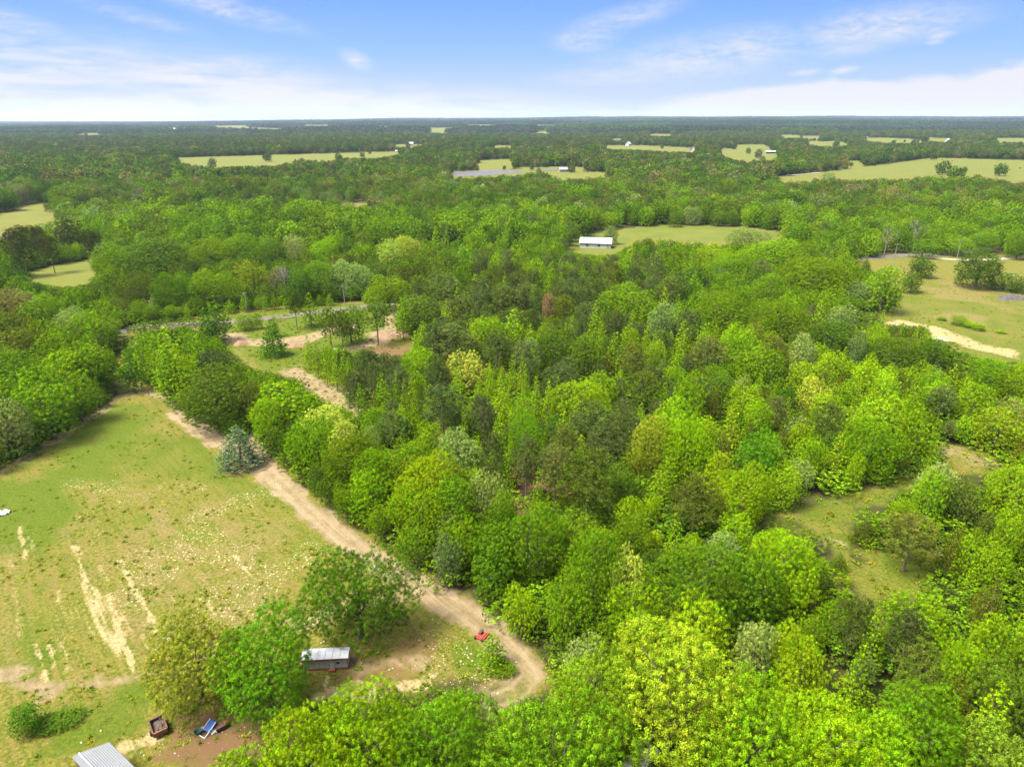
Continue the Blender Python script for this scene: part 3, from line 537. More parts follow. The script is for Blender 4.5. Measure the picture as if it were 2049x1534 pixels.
# ------------------------------------------------------------------ fill the woods
def zone_kind(px, py, d, X, Y, r):
    """what grows where: (kind, tint)"""
    u = r.random(); v = r.random(); nz = vnoise(X + 300, Y, 60)
    if 535 < py < 628 and px < 950 and d < 420: return 'oak', ['mid', 'dark', 'dark', 'mid', 'olive'][int(v * 5)]
    if d < 420:
        if inpoly(px, py, [(640, 700), (860, 560), (1300, 545), (1420, 700), (1330, 860), (1230, 1010), (1030, 1060), (900, 960), (760, 860)]):
            if u < .58: return 'pine', ['pine', 'pine', 'olive', 'darkpine'][int(v * 4)]
            if u < .76: return 'gum', ['lime', 'bright'][int(v * 2)]
            return 'oak', ['mid', 'bright', 'dark', 'mid'][int(v * 4)]
        if inpoly(px, py, [(1330, 680), (2300, 700), (2300, 1700), (1560, 1700), (1300, 1400), (1300, 1000)]):
            if u < .13: return 'cedar', 'cedar'
            if u < .24: return 'pine', ['pine', 'olive'][int(v * 2)]
            if u < .36: return 'gum', 'lime'
            return 'oak', ['mid', 'bright', 'bright', 'lime', 'lime', 'lime', 'pale', 'bright', 'dark'][int(v * 9)]
        if px < 330 and py < 960:
            if u < .12: return 'gum', 'bright'
            return 'oak', ['mid', 'mid', 'mid', 'olive', 'bright', 'pale'][int(v * 6)]
        if u < .06: return 'gum', 'bright'
        if u < .10: return 'pine', 'pine'
        return 'oak', ['mid', 'bright', 'mid', 'mid', 'dark', 'mid', 'dark', 'bright', 'pale' if u > .9 else 'mid'][int(v * 9)]
    if u < .12 + .25 * (nz > .62): return 'pine', ['pine', 'olive', 'darkpine'][int(v * 3)]
    if u < .24 and px < 1000 and d < 900: return 'gum', ['bright', 'mid'][int(v * 2)]
    far = min(1, d / 800)
    if v < .8 * far: return 'oak', ['olive', 'dark', 'dark', 'olive', 'blush', 'dark'][int(r.random() * 6)]
    return 'oak', ['mid', 'mid', 'bright' if d < 500 else 'mid', 'mid', 'dark', 'greygreen', 'dark', 'pale' if u > .6 else 'mid', 'olive'][int(r.random() * 9)]
def outline_open(X0, Y0, h, r, k=1.0):
    bx, by, d = P(X0, Y0, 0); rp = r * F / d; zs = [0, .25, .45, .6, .75, .9, .98]; fx = [0, .7, .95, 1, .95, .7, .2]; xs = []; ys = []
    for z_, f_ in zip(zs, fx):
        _, y_, _ = P(X0, Y0, h * z_); xs += [bx - rp * f_ * k, bx, bx + rp * f_ * k]; ys += [y_] * 3
    xs += [bx, bx - rp * .35, bx + rp * .35]; ys += [top_edge(X0, Y0, h, r)] * 3
    return is_open(np.array(xs), np.array(ys)).sum()
for i, q in zip(ITEMS, T):
    if q['base'] is None and i['Y'] < 330:
        best = (outline_open(i['X'], i['Y'], i['h'], i['r'], .95), 0, 0)
        for rad_ in (.5, 1, 1.5, 2, 2.7, 3.5, 4.5, 5.5):
            if best[0] == 0: break
            for a_ in range(12):
                dx_, dy_ = rad_ * math.cos(a_ * .5236), rad_ * math.sin(a_ * .5236); o_ = outline_open(i['X'] + dx_, i['Y'] + dy_, i['h'], i['r'], .95)
                if o_ < best[0]: best = (o_, dx_, dy_)
        i['X'] += best[1]; i['Y'] += best[2]
        if best[0] > 2: i['r'] *= .85
PX = np.array([P(i['X'], i['Y'], i['h'] * .62) for i in ITEMS]); PR = np.array([[i['r'] * F / P(i['X'], i['Y'], i['h'] / 2)[2], i['h'] * .30 * F / P(i['X'], i['Y'], i['h'] / 2)[2]] for i in ITEMS]); PD = PX[:, 2]
HX = np.array([(i['X'], i['Y'], i['r'], i['h']) for i in ITEMS])
def ok_tree(X0, Y0, h, r, strict=True):
    bx, by, d = P(X0, Y0, 0); cx, cy, _ = P(X0, Y0, h * .6); tx, ty, _ = P(X0, Y0, h * .96); rp = r * F / d
    if outline_open(X0, Y0, h, r): return False
    if strict:
        near = PD > d - 1
        for qx, qy in ((tx, ty), (cx, cy), (cx - rp * .7, cy * .5 + ty * .5), (cx + rp * .7, cy * .5 + ty * .5)):
            e = ((qx - PX[:, 0]) / PR[:, 0]) ** 2 + ((qy - PX[:, 1]) / PR[:, 1]) ** 2
            if (near & (e < .72)).any(): return False
    return True
rr = np.random.default_rng(11); AX = []
SZ = {'oak': (7.5, 13.5, .27, .43), 'gum': (8, 13.5, .17, .24), 'pine': (8.5, 13.5, .24, .33), 'cedar': (5, 9, .22, .30)}
def accepted(): return np.array(AX + [(a, b, c) for a, b, c, _ in HX])
acc = [(a, b, c) for a, b, c, _ in HX]
accA = np.array(acc)
for ps, (scl, ncand, gap) in enumerate(((1.0, 9000, .88), (.78, 12000, .84), (.55, 14000, .78))):
    yy = 30 + 290 * np.sqrt(rr.random(ncand)); xx = (rr.random(ncand) * 2 - 1) * (yy * .86 + 14)
    for X0, Y0 in zip(xx, yy):
        px, py, d = P(X0, Y0, 0)
        k, ti = zone_kind(px, py, d, X0, Y0, rr); a, b, c, e = SZ[k]
        h = (a + (b - a) * rr.random()) * scl; r = h * (c + (e - c) * rr.random())
        dd = np.hypot(accA[:, 0] - X0, accA[:, 1] - Y0)
        if (dd < gap * (accA[:, 2] + r)).any(): continue
        if not ok_tree(X0, Y0, h, r): continue
        ITEMS.append(dict(X=float(X0), Y=float(Y0), h=float(h), r=float(r), k=k, t=ti, lab=None, short=None, hand=False))
        accA = np.vstack([accA, (X0, Y0, r)])
# beyond 320 m: jittered grids, coarser with distance
def far_grid(y0, y1, s, jit=.45):
    ys = np.arange(y0, y1, s); out = []
    for y in ys:
        hw = y * .84 + 10; n = int(2 * hw / s); x = -hw + (np.arange(n) + .5) * s
        out.append(np.stack([x + (rr.random(n) - .5) * s * 2 * jit, y + (rr.random(n) - .5) * s * 2 * jit], 1))
    return np.concatenate(out)
FAR = []
for (y0, y1, s, hs) in ((320, 620, 7.0, 1.0), (620, 1300, 8.6, 1.0), (1300, 2600, 11.5, 1.0)):
    g = far_grid(y0, y1, s); z = terr(g[:, 0], g[:, 1])
    bx, by, d = P(g[:, 0], g[:, 1], z)
    h = (6.5 + 8.5 * rr.random(len(g)) + 7 * (vnoise(g[:, 0], g[:, 1], 45) - .5)) * hs; rad = h * (.36 + .12 * rr.random(len(g))) 
    op = is_open(bx, by)
    for fz, fx in ((.2, 0), (.4, 0), (.8, 0), (1.0, 0), (.6, 0), (.5, -.8), (.5, .8), (.8, -.6), (.8, .6)):
        tx, ty, _ = P(g[:, 0], g[:, 1], z + h * fz); op |= is_open(tx + fx * rad * F / d, ty)
    if y0 >= 620: op &= rr.random(len(g)) > .006          # lone trees left standing in the far fields
    hx = np.array([(i['X'], i['Y'], i['r']) for i in ITEMS if i['Y'] > 280])
    if y0 < 600: op |= (np.hypot(g[:, None, 0] - hx[None, :, 0], g[:, None, 1] - hx[None, :, 1]) < .85 * (hx[None, :, 2] + rad[:, None])).any(1)
    for (x, y), z_, h_, r_, a, b_, d_ in zip(g[~op], z[~op], h[~op], rad[~op], bx[~op], by[~op], d[~op]):
        k, ti = zone_kind(a, b_, d_, x, y, rr)
        if k != 'oak': r_ *= .62 if k == 'pine' else .5
        FAR.append((x, y, z_, h_, r_, k, ti))
print('ITEMS', len(ITEMS), 'FAR', len(FAR))

# ---- which trees become things of their own: the 300 of each kind that show largest
def shown(i):
    px, py, d = P(i['X'], i['Y'], i['h'] * .6); rp = i['r'] * F / d
    vis = (px > -rp) and (px < 2049 + rp) and (py < 1534 + rp)
    return rp if vis else 0
for i in ITEMS: i['s'] = float(shown(i)) * (3 if i['hand'] else 1); i['z'] = 0.0
for (x, y, z, h_, r_, k, ti) in FAR:
    if y < 480: ITEMS.append(dict(X=float(x), Y=float(y), h=float(h_), r=float(r_), k=k, t=ti, lab=None, short=None, hand=False, z=float(z), s=0.0)); ITEMS[-1]['s'] = float(shown(ITEMS[-1]))
    else: break
FARR = [f for f in FAR if f[1] >= 480]
IND = []; REST = []
for k in NAME:
    if k == 'big': continue
    ks = sorted([i for i in ITEMS if i['k'] == k], key=lambda i: -i['s']); lim = 300
    for n, i in enumerate(ks): (IND if (n < lim and i['s'] > 0) else REST).append(i)
REST = [i for i in REST if not (i['s'] == 0 and i['Y'] < 60 and abs(i['X']) > 90)]

# ---- labels: own look + which neighbour it stands by
TW = {'mid': 'mid green', 'bright': 'bright green', 'lime': 'lime green', 'yel': 'pale yellow-green', 'pale': 'pale grey-green', 'dark': 'dark green', 'olive': 'olive green', 'pine': 'dull dark green', 'darkpine': 'very dark', 'cedar': 'olive brown', 'blue': 'blue-green', 'blush': 'brownish green', 'brown': 'browned', 'greygreen': 'grey-green'}
KW = {'oak': 'round-crowned tree', 'gum': 'slim pointed tree', 'pine': 'pine', 'cedar': 'cedar', 'bush': 'bush'}
def tword(ti):
    if isinstance(ti, str): return TW[ti]
    b = min((n for n in TINT if n not in ('pine', 'darkpine', 'cedar', 'blue', 'blush', 'brown')), key=lambda n: sum((a - c) ** 2 for a, c in zip(TINT[n], [q * 1.6 for q in ti])))
    return TW[b]
ORD = ['nearest', 'second', 'third', 'fourth', 'fifth', 'sixth', 'seventh', 'eighth', 'ninth', 'tenth', 'eleventh', 'twelfth', 'thirteenth', 'fourteenth', 'fifteenth', 'sixteenth', 'seventeenth', 'eighteenth', 'nineteenth', 'twentieth']
LM = [(i['short'], *P(i['X'], i['Y'], i['h'] * .6)[:2]) for i in ITEMS if i['short']]
LM += [("the white barn roof", 1198, 478), ("the grey barn roof", 200, 1515), ("the bare sand bank", 1900, 680), ("the far pond", 970, 347), ("the large far field on the right", 1900, 338), ("the large far field on the left", 560, 318)]
bins = {}
for i in IND:
    px, py, d = P(i['X'], i['Y'], i.get('z', 0) + i['h'] * .6); i['px'] = float(px); i['py'] = float(py)
    if i['lab']: continue
    best = min(LM, key=lambda m: (m[1] - px) ** 2 + (1.6 * (m[2] - py)) ** 2); dx, dy = px - best[1], py - best[2]
    side = ('right of' if dx > 0 else 'left of') if abs(dx) > abs(1.6 * dy) else ('in front of' if dy > 0 else 'behind')
    bins.setdefault((tword(i['t']), KW[i['k']], side, best[0]), []).append((math.hypot(dx, dy), i))
for (tw, kw, side, lm), lst in bins.items():
    lst.sort(key=lambda q: q[0])
    for n, (_, i) in enumerate(lst):
        if len(lst) == 1 and True: i['lab'] = f"{tw} {kw} standing {side} {lm}"
        else:
            tens = ['twentieth', 'thirtieth', 'fortieth', 'fiftieth', 'sixtieth']; tn_ = ['twenty', 'thirty', 'forty', 'fifty', 'sixty']; q = n + 1
            od = ORD[n] if n < 20 else (tens[q // 10 - 2] if q % 10 == 0 else tn_[q // 10 - 2] + '-' + ['first', 'second', 'third', 'fourth', 'fifth', 'sixth', 'seventh', 'eighth', 'ninth'][q % 10 - 1])
            i['lab'] = f"{od} {tw} {kw} {side} {lm}"

used = {k: 0 for k in SPEC}
def place(i):
    k = i['k']; d = math.hypot(i['X'], i['Y']); lod = 0 if (d < 260 or i['hand']) else 1
    if k == 'bush': lod = 0 if (d < 260 or i['hand']) else 1
    k0 = k; k = 'big' if (k == 'oak' and (i['r'] > 6.4 or (i['r'] > 4.0 and d < 135)) and lod == 0) else k; k = 'oak' if (k0 == 'bush' and i['r'] > 1.1) else k; idx = rr.integers(NP_[k]); cm, tm, Hc, R_ = proto(k, lod, int(idx))
    if k0 == 'bush': tm = None
    s = i['r'] / R_; sz = i['h'] / Hc
    root = empty(NAME[k], (i['X'], i['Y'], i.get('z', 0)), rr.random() * 6.283, (s, s, sz))
    k = k0
    tag(root, i['lab'], {'oak': 'tree', 'gum': 'tree', 'pine': 'pine tree', 'cedar': 'cedar tree', 'bush': 'bush'}[k],
        {'oak': 'broadleaf trees of the woods and fields', 'gum': 'slim pointed broadleaf trees', 'pine': 'pines in the woods', 'cedar': 'cedars in the woods', 'bush': 'bushes in the open grass'}[k])
    c = cm.copy(); c.name = 'crown'; COL.objects.link(c); c.parent = root; c['tint'] = tint(i['t'], rr)
    if tm is not None: u = tm.copy(); u.name = 'trunk'; COL.objects.link(u); u.parent = root
for i in IND: place(i)
print('IND', {k: sum(1 for i in IND if i['k'] == k) for k in SPEC}, 'REST', len(REST))

# ------------------------------------------------------------------ geometry-node scatter for what nobody can count
def scatter(name, label, protos, pos, rot, scl, idx, tnt):
    pc = bpy.data.collections.new(name + '_sources')
    for n, o in enumerate(protos): c = o.copy(); c.name = '%s_%02d' % (name, n); pc.objects.link(c)
    n = len(pos)
    o = mesh_obj(name, pos, np.zeros((0, 3), np.int32) if n == 0 else [], None)
    me = o.data
    for nm, typ, arr in (('rz', 'FLOAT', rot), ('sc', 'FLOAT_VECTOR', scl), ('pi', 'INT', idx), ('tint', 'FLOAT_COLOR', tnt)):
        a = me.attributes.new(nm, typ, 'POINT'); a.data.foreach_set('color' if 'COLOR' in typ else ('vector' if 'VECTOR' in typ else 'value'), np.asarray(arr, np.int32 if typ == 'INT' else np.float32).ravel())
    ng = bpy.data.node_groups.new(name, 'GeometryNodeTree'); ng.interface.new_socket('Geometry', in_out='INPUT', socket_type='NodeSocketGeometry'); ng.interface.new_socket('Geometry', in_out='OUTPUT', socket_type='NodeSocketGeometry')
    gi = ng.nodes.new('NodeGroupInput'); go = ng.nodes.new('NodeGroupOutput'); ip = ng.nodes.new('GeometryNodeInstanceOnPoints'); ci = ng.nodes.new('GeometryNodeCollectionInfo')
    ci.inputs[0].default_value = pc; ci.inputs['Separate Children'].default_value = True; ci.inputs['Reset Children'].default_value = True
    def at(nm, typ): a = ng.nodes.new('GeometryNodeInputNamedAttribute'); a.data_type = typ; a.inputs[0].default_value = nm; return a.outputs[0]
    cx = ng.nodes.new('ShaderNodeCombineXYZ'); ng.links.new(at('rz', 'FLOAT'), cx.inputs[2])
    er = ng.nodes.new('FunctionNodeEulerToRotation'); ng.links.new(cx.outputs[0], er.inputs[0])
    ng.links.new(gi.outputs[0], ip.inputs['Points']); ng.links.new(ci.outputs[0], ip.inputs['Instance']); ip.inputs['Pick Instance'].default_value = True
    ng.links.new(at('pi', 'INT'), ip.inputs['Instance Index']); ng.links.new(er.outputs[0], ip.inputs['Rotation']); ng.links.new(at('sc', 'FLOAT_VECTOR'), ip.inputs['Scale'])
    ng.links.new(ip.outputs[0], go.inputs[0])
    md = o.modifiers.new('scatter', 'NODES'); md.node_group = ng
    tag(o, label, kind='stuff'); return o
def joined(kind, lod, i):
    cm, tm, Hc, R_ = proto(kind, lod, i); return cm
RS = {k: [] for k in SPEC}
for i in REST: RS[i['k']].append((i['X'], i['Y'], i.get('z', 0), i['h'], i['r'], i['t'], 1))
for (x, y, z, h_, r_, k, ti) in FARR: RS[k].append((x, y, z, h_, r_, ti, 1 if y < 620 else 2))
LB = {'oak': ('broadleaf_forest', 'broadleaf forest covering the land from beyond the road to the hills'), 'pine': ('pine_forest', 'dark pines scattered through the distant forest'), 'gum': ('sweetgum_forest', 'slim pointed young trees scattered through the distant forest'), 'cedar': ('cedar_thicket', 'small olive cedars filling the woods'), 'bush': ('bush_scrub', 'low bushes')}
for k, lst in RS.items():
    if not lst: continue
    n1 = NP_[k]; protos = [joined(k, 1, j) for j in range(n1)] + [joined(k, 2, j) for j in range(n1)]
    dims = [proto(k, 1, j)[2:] for j in range(n1)] + [proto(k, 2, j)[2:] for j in range(n1)]
    idx = [int(rr.integers(n1)) + (n1 if a[6] == 2 else 0) for a in lst]
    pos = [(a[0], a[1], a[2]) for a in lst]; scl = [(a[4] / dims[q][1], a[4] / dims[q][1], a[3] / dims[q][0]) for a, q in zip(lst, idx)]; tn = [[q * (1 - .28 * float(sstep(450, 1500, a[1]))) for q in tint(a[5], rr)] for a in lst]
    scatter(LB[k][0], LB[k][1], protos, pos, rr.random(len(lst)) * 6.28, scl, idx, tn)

# distant canopy: whole groves from 2.6 km to the far hills
gp = []
for j in range(3):
    rng = np.random.default_rng(60 + j); lb = []
    for q in range(16):
        a = rng.random() * 6.28; r = 20 * math.sqrt(rng.random()); lb.append((r * math.cos(a), r * math.sin(a), 7 + rng.random() * 3, 4.5 + rng.random() * 2.5))
    V, Fq, var = foliage(lb, .55, 4, 2.0, 3.6, 70 + j, low=-.3); gp.append(mesh_obj('grove', V, Fq, M_leaf, attrs={'var': ('FACE', 'FLOAT', var)}, link=False))
gs = []
for (y0, y1, s) in ((2600, 5200, 30), (5200, 11500, 48)):
    g = far_grid(y0, y1, s); z = terr(g[:, 0], g[:, 1]); op = np.zeros(len(g), bool)
    for f_ in (0, 3, 6, 9, 12):
        tx, ty, _ = P(g[:, 0], g[:, 1], z + f_); op |= is_open(tx, ty)
    for (x, y), z_ in zip(g[~op], z[~op]): gs.append((x, y, z_ - 1, s / 30))
gs = np.array(gs); n = len(gs); print('groves', n)
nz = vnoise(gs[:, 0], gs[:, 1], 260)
tn = np.array([tint('olive' if q < .35 else ('dark' if q < .7 else 'mid'), rr) for q in nz]) * np.array([.42, .46, 3.0, 1])  # strong blue gain puts the haze of distance into the leaf colour
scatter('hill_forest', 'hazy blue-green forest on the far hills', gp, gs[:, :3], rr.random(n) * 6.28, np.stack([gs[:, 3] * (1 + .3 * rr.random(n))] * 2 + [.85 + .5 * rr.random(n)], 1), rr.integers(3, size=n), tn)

# undergrowth between and under the trees
cand = []
ub = 30 + 290 * np.sqrt(rr.random(16000)); ua = (rr.random(16000) * 2 - 1) * (ub * .84 + 10)
bx, by, d = P(ua, ub, 0); hh = 1.2 + 2.6 * rr.random(16000); tx, ty, _ = P(ua, ub, hh)
ux = 1.6 * F / d; keep = ~is_open(bx, by) & ~is_open(tx, ty) & ~is_open(bx - ux, by) & ~is_open(bx + ux, by) & ~is_open(bx - ux * .8, ty) & ~is_open(bx + ux * .8, ty) & ~inpoly(bx, by, E_BASE)
ua, ub, hh, bx, by = ua[keep], ub[keep], hh[keep], bx[keep], by[keep]
nred = (inpoly(bx, by, [(700, 700), (1100, 700), (1200, 1000), (950, 1050), (760, 880)])) & (rr.random(len(ua)) < .55)     # needle litter shows between the pines
ua, ub, hh = ua[~nred], ub[~nred], hh[~nred]
tn = np.array([tint(['dark', 'mid', 'dark', 'mid', 'dark'][int(rr.integers(5))], rr) for _ in ua])  # darker leaf tints paint deeper shade between the trees
scatter('undergrowth', 'tangled undergrowth filling the floor of the woods', [joined('bush', 0, j) for j in range(3)], np.stack([ua, ub, ua * 0], 1), rr.random(len(ua)) * 6.28,
        np.stack([hh / 2.2 * (1.2 + .7 * rr.random(len(ua)))] * 2 + [hh / 2.2], 1), rr.integers(3, size=len(ua)), tn)

# ------------------------------------------------------------------ ground
ys = []
y = 1760.0
while y > 262: ys.append(float(G(1024, y)[1])); y -= 3.0 if y > 620 else (2.5 if y > 400 else 1.5)
YR = np.array([-500., -200, -60, 0, 20, 30] + ys + list(np.geomspace(ys[-1] * 1.015, 18000, 240)))
tt = np.linspace(-1, 1, 561); tt = .55 * tt + .45 * tt ** 3
W = np.abs(YR) * .92 + 60 + (YR < 0) * 200; W[:6] = 300
GX = tt[None, :] * W[:, None]; GY = np.repeat(YR[:, None], len(tt), 1); GZ = terr(GX, GY)
px, py, dd = P(GX, GY, GZ); nr, nc = GX.shape
def wl(pts): return [tuple(float(c) for c in G(a, b)) for a, b in pts]
def jit(s, a): return (vnoise(GX, GY, s) - .5) * 2 * a
def pm(poly, e, amp=0, s=3):
    pts = wl([(a, max(b_, 250)) for a, b_ in poly]); pts.append(pts[0])
    d = dline(GX, GY, pts) * np.where(inpoly(px, py, poly), 1, -1)
    if amp: d = d + jit(s, amp) + jit(s * .4, amp * .5)
    return sstep(-e, e, d)
def stex(a, b_, s, lo, hi): return sstep(lo, hi, .6 * vnoise(GX + a, GY + b_, s) + .4 * vnoise(GX + b_, GY + a, s * .37))
TRK = wl([(350, 828), (395, 856), (440, 885), (505, 918), (560, 968), (625, 1028), (700, 1086), (780, 1140), (850, 1178), (920, 1218), (985, 1265), (1035, 1315), (1058, 1355), (1035, 1385), (985, 1402)])
def soft(d, w_, e): return 1 - sstep(w_ - e, w_ + e, d)
def band(pts, w_, e, amp=.6, s=2.0): return soft(dline(GX, GY, wl(pts)) + jit(s, amp) + jit(s * .35, amp * .5), w_, e)
dt = dline(GX, GY, TRK) + jit(3, .7) + jit(.9, .45)
dirt = soft(dt, 2.35, 1.0) * (1 - .45 * sstep(1325, 1385, py))
dirt = np.maximum(dirt, band([(500, 872), (520, 905), (560, 955), (600, 990)], 1.3, .5))
dirt = np.maximum(dirt, .95 * band([(570, 955), (640, 1040), (690, 1090), (720, 1120)], 1.6, 1.6, 1.3, 3))
dirt = np.maximum(dirt, .75 * band([(600, 1245), (640, 1235), (700, 1215), (790, 1190), (850, 1175)], 2.2, 1.2, 1.2))
dirt = np.maximum(dirt, .8 * band([(-60, 980), (20, 935), (60, 908), (100, 884), (150, 856), (232, 800), (285, 778), (340, 795), (372, 830)], 1.7, 1.3, 1.0, 3))
dirt = np.maximum(dirt, .7 * band([(300, 780), (335, 795), (400, 860)], 1.6, 1.4, 1.2, 3))
dirt = np.maximum(dirt, .7 * band([(-60, 1335), (30, 1365), (110, 1372), (200, 1368), (310, 1345), (420, 1320)], .9, 1.0, 1.0, 2))
dirt = np.maximum(dirt, .9 * band([(-60, 1340), (10, 1355), (60, 1370), (110, 1378)], 1.6, 1.0, 1.0, 2))
dirt = np.maximum(dirt, band([(455, 672), (490, 682), (540, 688), (600, 680), (650, 664), (700, 655)], 3.6, 1.2, 1.2, 5))
dirt = np.maximum(dirt, band([(700, 700), (740, 692), (775, 660), (790, 630), (800, 612)], 3.4, 2, 2, 5))
dirt = np.maximum(dirt, band([(590, 745), (640, 775), (690, 805), (740, 850)], 3.6, 1.6, 1.6, 4))
dirt = np.maximum(dirt, .85 * band([(830, 1330), (780, 1325), (720, 1330)], 1.4, 1.5, 1.2))
dirt = np.maximum(dirt, .8 * band([(1640, 1085), (1662, 1080), (1680, 1090)], 1.2, .6, .5)); dirt = np.maximum(dirt, .7 * band([(1670, 1172), (1690, 1180), (1740, 1205)], .5, .5, .5))
dirt = np.maximum(dirt, .4 * band([(1560, 1040), (1660, 1010), (1760, 975), (1830, 950)], .7, 1.5, 1.2)); dirt = np.maximum(dirt, .7 * band([(1890, 900), (1930, 912), (1980, 925)], 3, 3, 1.5))
litter = pm([(700, 690), (1100, 690), (1230, 1000), (950, 1050), (740, 860), (690, 800)], 4, 3, 6) * .9
litter = np.maximum(litter, .8 * band([(380, 1470), (430, 1480), (490, 1490), (560, 1475)], 3.0, 1.5, 1.2)); litter = np.maximum(litter, .7 * band([(700, 1330), (800, 1335), (830, 1290)], 3.0, 2, 1.6)); litter = np.maximum(litter, .6 * soft(np.hypot(*(np.stack([GX, GY]) - np.array(G(476, 942))[:, None, None])) + jit(1.5, .8), 2.6, 1.2))
AX_, AY_ = [float(q) for q in G(172, 1165)]; BX_, BY_ = [float(q) for q in G(240, 1310)]; LL = math.hypot(BX_ - AX_, BY_ - AY_)
UU = ((GX - AX_) * (BX_ - AX_) + (GY - AY_) * (BY_ - AY_)) / LL; VV = (-(GX - AX_) * (BY_ - AY_) + (GY - AY_) * (BX_ - AX_)) / LL
STR = vnoise(UU / 7, VV + 30, .45)
sand = soft(np.abs(VV - .2 * (vnoise(UU, UU * 0, 3) - .5)) + 0 * UU, .55 + 1.3 * sstep(-2, LL * .45, UU) * (1 - sstep(LL * .6, LL * 1.05, UU)), .8) * sstep(-2, 1, UU) * (1 - sstep(LL * .85, LL * 1.15, UU)) * (.25 + 1.15 * STR); sand = np.maximum(sand, .5 * band([(150, 1225), (165, 1265)], .9, .9, 1.3, 2))
for pts, w_, k in (([(240, 1120), (262, 1165), (290, 1215), (312, 1262)], .34, 1.0), ([(150, 1090), (172, 1165)], .4, .95), ([(40, 1050), (52, 1115)], .4, .85), ([(55, 1060), (70, 1112)], .35, .7), ([(72, 1290), (95, 1368)], .36, 1.0), ([(215, 1190), (250, 1290), (268, 1345)], .36, .95), ([(95, 1290), (112, 1330)], .3, .7),
                   ([(118, 1180), (122, 1260), (137, 1340)], .4, .65), ([(470, 1110), (505, 1155)], .3, .8), ([(283, 1270), (312, 1330)], .3, .75), ([(395, 1180), (445, 1250)], .3, .8), ([(200, 1130), (235, 1200), (262, 1260)], .3, .65), ([(340, 1190), (372, 1240)], .25, .6), ([(20, 1120), (34, 1200), (40, 1280)], .3, .6)):
    sand = np.maximum(sand, k * band(pts, w_, .3, .35, 1.2))
sand = np.maximum(sand, .9 * band([(255, 1492), (285, 1484), (312, 1478)], .9, .7, .8, 1)); sand = np.maximum(sand, band([(640, 1395), (690, 1388), (740, 1378)], 1.4, 1.0, 1.2)); sand = np.maximum(sand, .8 * band([(780, 1370), (830, 1372), (860, 1360)], .8, .8, 1.0)); sand = np.maximum(sand, .9 * band([(655, 1350), (650, 1368)], .5, .4, .4)); sand = np.maximum(sand, .9 * band([(610, 1248), (640, 1240)], 1.3, .5, .6))
sand = np.maximum(sand, .7 * band([(500, 1330), (540, 1360)], 0.1, .2, .2))
sand = np.maximum(sand, 1.0 * band([(1800, 647), (1850, 655), (1900, 672), (1950, 690), (2010, 705)], 4.5, 1.6, 1.5, 5))
straw = .9 * band([(270, 975), (300, 1010), (345, 1070), (400, 1150), (440, 1200), (470, 1250)], .9, 1.4, 1.2, 3)
straw = np.maximum(straw, pm([(120, 980), (560, 1000), (650, 1100), (560, 1260), (300, 1330), (200, 1330), (130, 1200)], 5, 4, 8) * (.25 + .45 * stex(0, 0, 7, .35, .7))); straw = np.maximum(straw, .8 * pm([(1800, 560), (2200, 560), (2200, 700), (1850, 640)], 8, 5, 9) * stex(9, 3, 12, .35, .65))
straw = np.maximum(straw, .5 * pm([(-60, 1080), (40, 1080), (60, 1340), (-60, 1340)], 1.5, 1.5, 3)); straw = np.maximum(straw, .8 * band([(1870, 530), (1960, 535), (2060, 560)], 3, 3, 3, 6)); straw = np.maximum(straw, .8 * inpoly(px, py, I2))
lush = pm([(-60, 960), (130, 955), (170, 1000), (110, 1060), (120, 1330), (50, 1340), (30, 1060), (-60, 1050)], 3.5, 4.5, 8) * .9; lush = np.maximum(lush, pm([(90, 1400), (290, 1380), (300, 1450), (200, 1480), (60, 1534), (60, 1460)], 2, 1.5, 4)); lush = np.maximum(lush, pm([(470, 690), (620, 700), (640, 740), (560, 740)], 3, 3, 5))
lush = np.maximum(lush, pm([(900, 1290), (960, 1280), (1010, 1330), (980, 1380), (900, 1340)], 1.2, 1, 3) * .9); lush = np.maximum(lush, inpoly(px, py, F_BARN) * .9); lush = np.maximum(lush, .95 * pm([(430, 640), (700, 610), (820, 640), (700, 720), (640, 770), (560, 745), (460, 700)], 3, 3, 5)); lush = np.maximum(lush, .62 * np.maximum(inpoly(px, py, [(1520, 1020), (1850, 940), (1850, 1000), (1700, 1060), (1540, 1060)]), inpoly(px, py, [(1640, 1060), (1900, 1090), (1910, 1220), (1660, 1220)]))); lush = np.maximum(lush, .5 * pm([(1690, 560), (2200, 560), (2200, 760), (1690, 700)], 10, 6, 12)); lush = np.maximum(lush, inpoly(px, py, [(250, 655), (620, 610), (800, 606), (700, 640), (450, 640)]) * .8)
lush = np.maximum(lush, .75 * pm([(40, 960), (160, 870), (290, 790), (400, 880), (480, 960), (600, 1010), (300, 960), (180, 985)], 4, 5, 8)); lush = np.clip(lush * (.55 + .8 * vnoise(GX, GY, 4)), 0, 1)
opn = np.zeros(px.shape)
for n_, p_ in enumerate(OPEN): opn = np.maximum(opn, pm(p_, 1.5, 2.0, 3) if n_ < 7 else inpoly(px, py, p_))
opn = np.maximum(opn, pm(E_BASE, 1.5, 2, 3)); opn = np.maximum(opn, inpoly(px, py, [(700, 690), (830, 690), (830, 640), (700, 600)])); pasture = np.zeros(px.shape)
for p_ in PASTURE: pasture = np.maximum(pasture, inpoly(px, py, p_))
